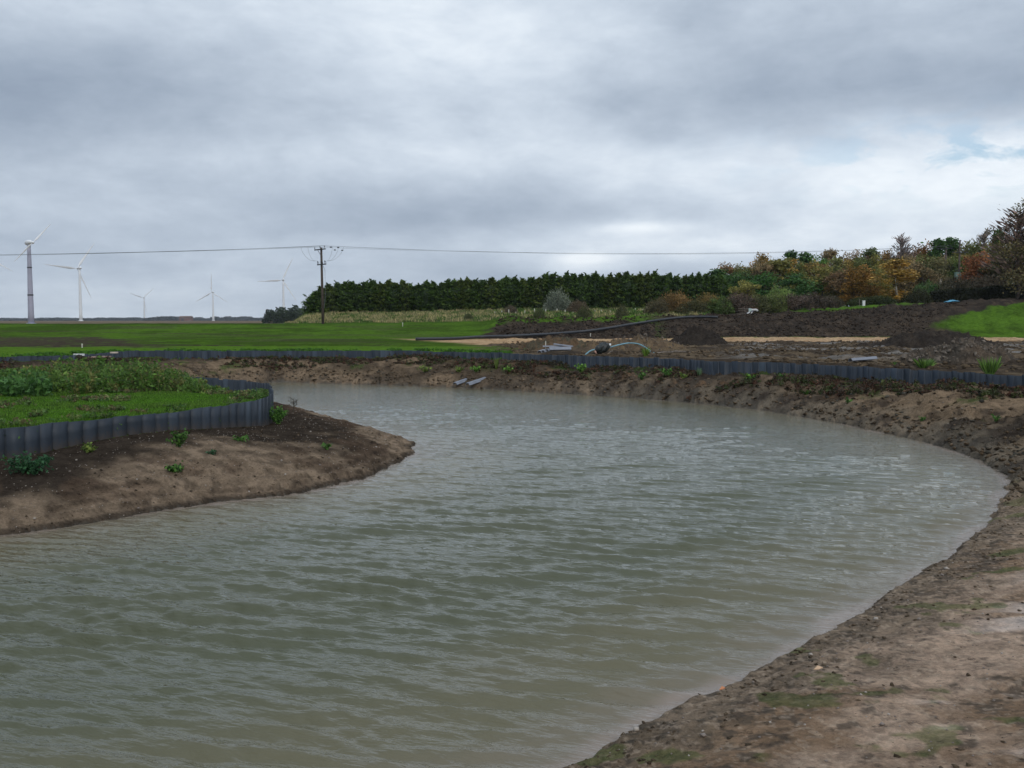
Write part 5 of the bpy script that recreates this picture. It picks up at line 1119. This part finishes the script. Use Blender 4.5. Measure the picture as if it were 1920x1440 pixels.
for a in [
 (58, 886, 36, 96, BL, 'spreading bluish green plant on the soil below the left end of the island wall', 12, 'low', 'leafy_plant', 'plant', 700),
 (167, 848, 18, 32, YGr, 'small yellow green plant at the foot of the island wall', 12, 'leafy', 'leafy_plant', 'plant', 150),
 (336, 838, 40, 44, MG, 'tall mallow like weed with pale leaves against the island wall', 12, 'leafy', 'leafy_plant', 'plant', 260),
 (325, 886, 18, 46, MG, 'low weed on the bare soil in the middle of the island slope', 12, 'low', 'leafy_plant', 'plant', 160),
 (450, 826, 9, 38, MG, 'flat green weed on the soil near the wall tip', 12, 'low', 'leafy_plant', 'plant', 110),
 (520, 795, 40, 44, (.07, .17, .03), 'dense bright green bush of leaves at the tip of the island wall', 12, 'leafy', 'leafy_plant', 'plant', 700),
 (612, 843, 12, 20, MG, 'tiny green weed among dark clods near the island point', 12, 'low', 'leafy_plant', 'plant', 60),
 (398, 852, 8, 20, BL, 'tiny dark weed below the mallow like one', 12, 'low', 'leafy_plant', 'plant', 50),
 (1089, 699, 22, 24, BG, 'bright green leafy weed on the far bank below the black bundle', 30, 'leafy', 'leafy_plant', 'plant', 220),
 (800, 696, 12, 34, YGr, 'yellow green weed on the far bank, leftmost bright one', 30, 'leafy', 'leafy_plant', 'plant', 150),
 (862, 697, 10, 20, YGr, 'small yellow green weed above the two sheets at the water', 30, 'leafy', 'leafy_plant', 'plant', 90),
 (894, 697, 13, 24, BG, 'green weed right of the two sheets at the water', 30, 'leafy', 'leafy_plant', 'plant', 130),
 (930, 692, 24, 14, YGr, 'tall upright yellow green grass tuft on the far bank', 30, 'grass', 'grass_tuft', 'grass tuft', 60),
 (955, 697, 11, 24, BG, 'low green weed right of the tall upright tuft', 30, 'leafy', 'leafy_plant', 'plant', 110),
 (1203, 712, 16, 26, MG, 'green weed at the foot of the low mound on the far bank', 28, 'leafy', 'leafy_plant', 'plant', 120),
 (1250, 706, 16, 40, MG, 'wide soft green weed against the far wall', 28, 'leafy', 'leafy_plant', 'plant', 180),
 (1282, 710, 12, 22, YGr, 'small yellowish weed between the soft green weed and the leafy one', 28, 'leafy', 'leafy_plant', 'plant', 90),
 (1311, 703, 16, 22, (.12, .20, .10), 'pale green broad leaved weed against the far wall', 28, 'grass', 'leafy_plant', 'plant', 30),
 (1408, 713, 14, 26, BG, 'bright weed at the wall foot right of the pale broad leaved one', 26, 'leafy', 'leafy_plant', 'plant', 120),
 (1468, 708, 11, 28, MG, 'green weed at the wall foot beside the reddish herbage', 26, 'leafy', 'leafy_plant', 'plant', 100),
 (1513, 739, 10, 24, MG, 'dark green weed on the sandy bank at the right', 24, 'grass', 'leafy_plant', 'plant', 50),
 (1210, 668, 20, 22, (.12, .21, .03), 'yellow green tuft on the mud behind the wall near the hose', 40, 'grass', 'grass_tuft', 'grass tuft', 80),
 (1733, 690, 20, 44, (.10, .19, .035), 'round grass tuft behind the wall in front of the slab heap', 28, 'grass', 'grass_tuft', 'grass tuft', 170),
 (1856, 702, 36, 44, (.11, .20, .04), 'largest grass tuft leaning left behind the wall at the right', 26, 'grass', 'grass_tuft', 'grass tuft', 190),
 (1676, 684, 8, 14, MG, 'tiny grass tuft behind the wall left of the round tuft', 28, 'grass', 'grass_tuft', 'grass tuft', 40),
 (1868, 793, 14, 20, MG, 'dark green weed on the sandy terrace at the right edge', 20, 'leafy', 'leafy_plant', 'plant', 80),
 (1590, 757, 10, 14, MG, 'little weed on the sandy bank near the scour ledge', 22, 'leafy', 'leafy_plant', 'plant', 50),
 (1728, 790, 9, 16, MG, 'little weed above the dark ledge at the right bank', 20, 'leafy', 'leafy_plant', 'plant', 50),
]:
    tuft(a[0], a[1], a[2], a[3], a[4], a[5], a[6], a[7], a[8], a[9], a[10])
def dead_plant():
    q = ground_at(550, 774, 12); g = np.random.default_rng(2); b = MB(); s = q.y / F; b.tube([(0, 0, -.03), (.015, 0, 12 * s), (.02, 0, 28 * s)], [.012, .010, .006], 6)
    for k in range(16):
        z_ = g.uniform(8, 27) * s; th = g.uniform(0, 6.283); l = g.uniform(4, 11) * s; p0 = Vector((.015, 0, z_)); p1 = p0 + Vector((math.cos(th) * l, math.sin(th) * l, l * .5)); b.tube([p0, p0.lerp(p1, .5) + Vector((0, 0, .01)), p1], [.006, .005, .004], 5)
        b.tube([p1, p1 + Vector((0, 0, .02)), p1 + Vector((0, 0, .04))], [.004, .014, .004], 5)
    tag(b.build('dead_thistle', mat('dead_stem', (.06, .05, .035), .9), None, q), 'dry branching dead stalk standing at the island point against the water', 'dead plant')
dead_plant()
# ------------------------------------------------------------------ stones, clods and litter
def stones():
    from mathutils import Euler
    g = np.random.default_rng(61); b = MB(); pts = []
    X = g.uniform(-13, 14, 26000); Y = g.uniform(4, 30, 26000); G = site(X, Y); ok = (G['bank_i'] | (G['bank_o'] & (g.random(26000) < .40))) & (np.abs(X / Y) < .60)
    idx = np.nonzero(ok)[0][:2600]
    V = []; Fs = []; T = []; A = []
    for i in idx:
        s = g.uniform(.008, .022) * (2.4 if g.random() < .04 else 1); e = np.array(Euler(tuple(g.uniform(0, 6.28, 3))).to_matrix()); base = len(V); s *= .75
        for d in ((1, 0, 0), (-1, 0, 0), (0, 1, 0), (0, -1, 0), (0, 0, 1), (0, 0, -1)):
            p = e @ (np.array(d) * s * g.uniform(.6, 1.1)); p[2] *= .7; V.append((X[i] + p[0], Y[i] + p[1], G['z'][i] + s * .3 + p[2]))
        for f in ((0, 2, 4), (2, 1, 4), (1, 3, 4), (3, 0, 4), (2, 0, 5), (1, 2, 5), (3, 1, 5), (0, 3, 5)): Fs.append([base + k for k in f])
        c = (.36, .31, .26) if g.random() < .4 else (.20, .16, .13); A += [c] * 6; T += [g.random() * .6 + .2] * 6
    me = np_mesh('pebbles', np.array(V), np.array(Fs), False, tone=T, albedo=np.array(A)); m = bpy.data.materials.new('pebble'); m.use_nodes = True
    at = N(m.node_tree, 'ShaderNodeAttribute', attribute_name='albedo'); L(m.node_tree, at.outputs['Color'], m.node_tree.nodes['Principled BSDF'].inputs['Base Color'])
    tag(link('pebbles', me, m), 'small pale stones scattered over the bare banks', 'pebbles', None, 'stuff')
stones()
def clods(name, label, region, n, ok, smin, smax, cols, seed, pw=2.5):
    """uncountable broken lumps of soil: squashed irregular octahedra half sunk in the ground"""
    g = np.random.default_rng(seed); X = g.uniform(region[0], region[1], n); Y = g.uniform(region[2], region[3], n); G = site(X, Y); k = ok(X, Y, G, g); X = X[k]; Y = Y[k]; Z = G['z'][k]; n = len(X)
    sz = smin + (smax - smin) * g.random(n) ** pw;
    D0 = np.array([(1, 0, 0), (-1, 0, 0), (0, 1, 0), (0, -1, 0), (0, 0, 1), (0, 0, -1), (.7, .7, .4), (-.6, -.7, .5)]); T_ = np.array([(0, 6, 4), (6, 2, 4), (2, 1, 4), (1, 7, 4), (7, 3, 4), (3, 0, 4), (0, 5, 6), (6, 5, 2), (2, 5, 1), (1, 5, 7), (7, 5, 3), (3, 5, 0)])
    a = g.uniform(0, 6.283, n); ca, sa = np.cos(a), np.sin(a); r = g.uniform(.55, 1.25, (n, 8)); P = D0[None] * r[:, :, None] * sz[:, None, None]
    x = P[..., 0] * ca[:, None] * 1.2 - P[..., 1] * sa[:, None]; y = P[..., 0] * sa[:, None] * 1.2 + P[..., 1] * ca[:, None]; z = P[..., 2] * .65 + P[..., 0] * g.normal(0, .3, (n, 1))
    V = np.stack([X[:, None] + x, Y[:, None] + y, Z[:, None] + z + sz[:, None] * .15], -1).reshape(-1, 3); Fq = (T_[None] + (np.arange(n) * 8)[:, None, None]).reshape(-1, 3)
    A = np.array(cols)[g.integers(0, len(cols), n)] * g.uniform(.75, 1.25, (n, 1)); me = np_mesh(name, V, Fq, False, albedo=np.repeat(A, 8, 0), wet=np.zeros(n * 8)); tag(link(name, me, M['ground']), label, 'soil clods', None, 'stuff')
CB = [(.12, .088, .058), (.09, .07, .05), (.17, .125, .08), (.20, .145, .095), (.11, .10, .08)]
def okn(X, Y, G, g): d = fbm(X * .8, Y * .8, 3, 301); p = .05 + 1.2 * np.exp(-(G['s1'] / .65) ** 2) + .45 * sm(.60, .68, d); return G['bank_o'] & (G['s1'] > .02) & (g.random(len(X)) < p * .8) & (np.abs(X / Y) < .62)
clods('soil_clods', 'crumbly soil clods on the near bank', (-1, 14, 4.5, 17), 26000, okn, .005, .024, [(.15, .11, .075), (.11, .085, .06), (.20, .15, .10), (.23, .17, .12)], 71, 3.0)
def okr(X, Y, G, g): d = fbm(X * .5, Y * .5, 3, 303); p = .10 + .9 * np.exp(-(G['s1'] / 1.3) ** 2) + .6 * sm(.52, .64, d); return G['bank_o'] & (G['s1'] > .03) & (g.random(len(X)) < p * .75) & (np.abs(X / Y) < .62)
clods('soil_clods', 'crumbly soil clods on the bank below the far wall', (-16, 17, 16, 52), 90000, okr, .015, .085, CB, 72, 2.6)
def oki(X, Y, G, g): d = fbm(X * .9, Y * .9, 3, 305); p = .03 + .5 * sm(.52, .64, d) + .35 * np.exp(-(G['s2'] / .25) ** 2); return G['bank_i'] & (g.random(len(X)) < p * .6)
clods('soil_clods', 'small soil crumbs on the island bank', (-13, -2, 12.5, 29), 26000, oki, .006, .030, [(.06, .048, .036), (.09, .065, .045), (.15, .105, .07)], 73, 2.6)
def okm(X, Y, G, g): d = fbm(X * .3, Y * .3, 3, 307); return G['out'] & (G['dow'] < -.6) & (G['a'] > 940) & (Y < 72.5) & (g.random(len(X)) < .12 + .9 * sm(.45, .62, d)) & (X / Y < .62)
clods('soil_clods', 'lumps of churned mud between the wall and the track', (-2, 44, 27, 73), 22000, okm, .03, .14, CB[:3], 74, 2.4)
def oks(X, Y, G, g): return G['out'] & (G['a'] > 930) & (X / Y < .60) & (Y > 85) & (G['a'] < 1745 + (Y < 88) * 60 + (Y > 96) * (Y - 96) * 5)
clods('soil_clods', 'lumps of dark topsoil on the long slope', (-3, 62, 85, 113), 17000, oks, .04, .17, [(.05, .038, .030), (.07, .052, .040), (.035, .028, .024), (.10, .075, .055)], 75, 2.4)
def litter(px, py, sx, col, name, label, cat):
    q = ground_at(px, py, 4); s = q.y / F; b = MB(); w_ = sx * s; b.add([(-w_ / 2, -.01, 0), (0, -w_ * .22, .006), (w_ / 2, .0, .012), (0, w_ * .2, .02), (-w_ / 2, -.01, .006), (0, -w_ * .22, .012), (w_ / 2, 0, .018), (0, w_ * .2, .028)], [(3, 2, 1, 0), (4, 5, 6, 7), (0, 1, 5, 4), (1, 2, 6, 5), (2, 3, 7, 6), (3, 0, 4, 7)])
    tag(b.build(name, mat(name + '_col', col, .7, noise=.2), None, q + Vector((0, 0, .012))), label, cat)
litter(1354, 1297, 12, (.55, .22, .10), 'orange_leaf', 'small orange leaf standing at the water edge bottom right', 'leaf')
litter(1534, 1259, 18, (.60, .40, .25), 'pale_leaf', 'pale tan leaf lying on the near muddy bank', 'leaf')
def haze():
    b = MB(); x0, x1, y0, y1, z0, z1 = -3200, 3200, -60, 4300, -3, 110
    b.add([(x0, y0, z0), (x1, y0, z0), (x1, y1, z0), (x0, y1, z0), (x0, y0, z1), (x1, y0, z1), (x1, y1, z1), (x0, y1, z1)], [(3, 2, 1, 0), (4, 5, 6, 7), (0, 1, 5, 4), (1, 2, 6, 5), (2, 3, 7, 6), (3, 0, 4, 7)])
    m = bpy.data.materials.new('haze'); m.use_nodes = True; nt = m.node_tree; nt.nodes.clear(); o = N(nt, 'ShaderNodeOutputMaterial'); v = N(nt, 'ShaderNodeVolumePrincipled')
    v.inputs['Color'].default_value = (.80, .86, .93, 1); v.inputs['Density'].default_value = .00010; v.inputs['Anisotropy'].default_value = .2; L(nt, v.outputs[0], o.inputs['Volume'])
    tag(b.build('haze', m), 'thin grey haze over the distant fields', 'haze', None, 'stuff')
haze()
print('polys', sum(len(m.polygons) for m in bpy.data.meshes))
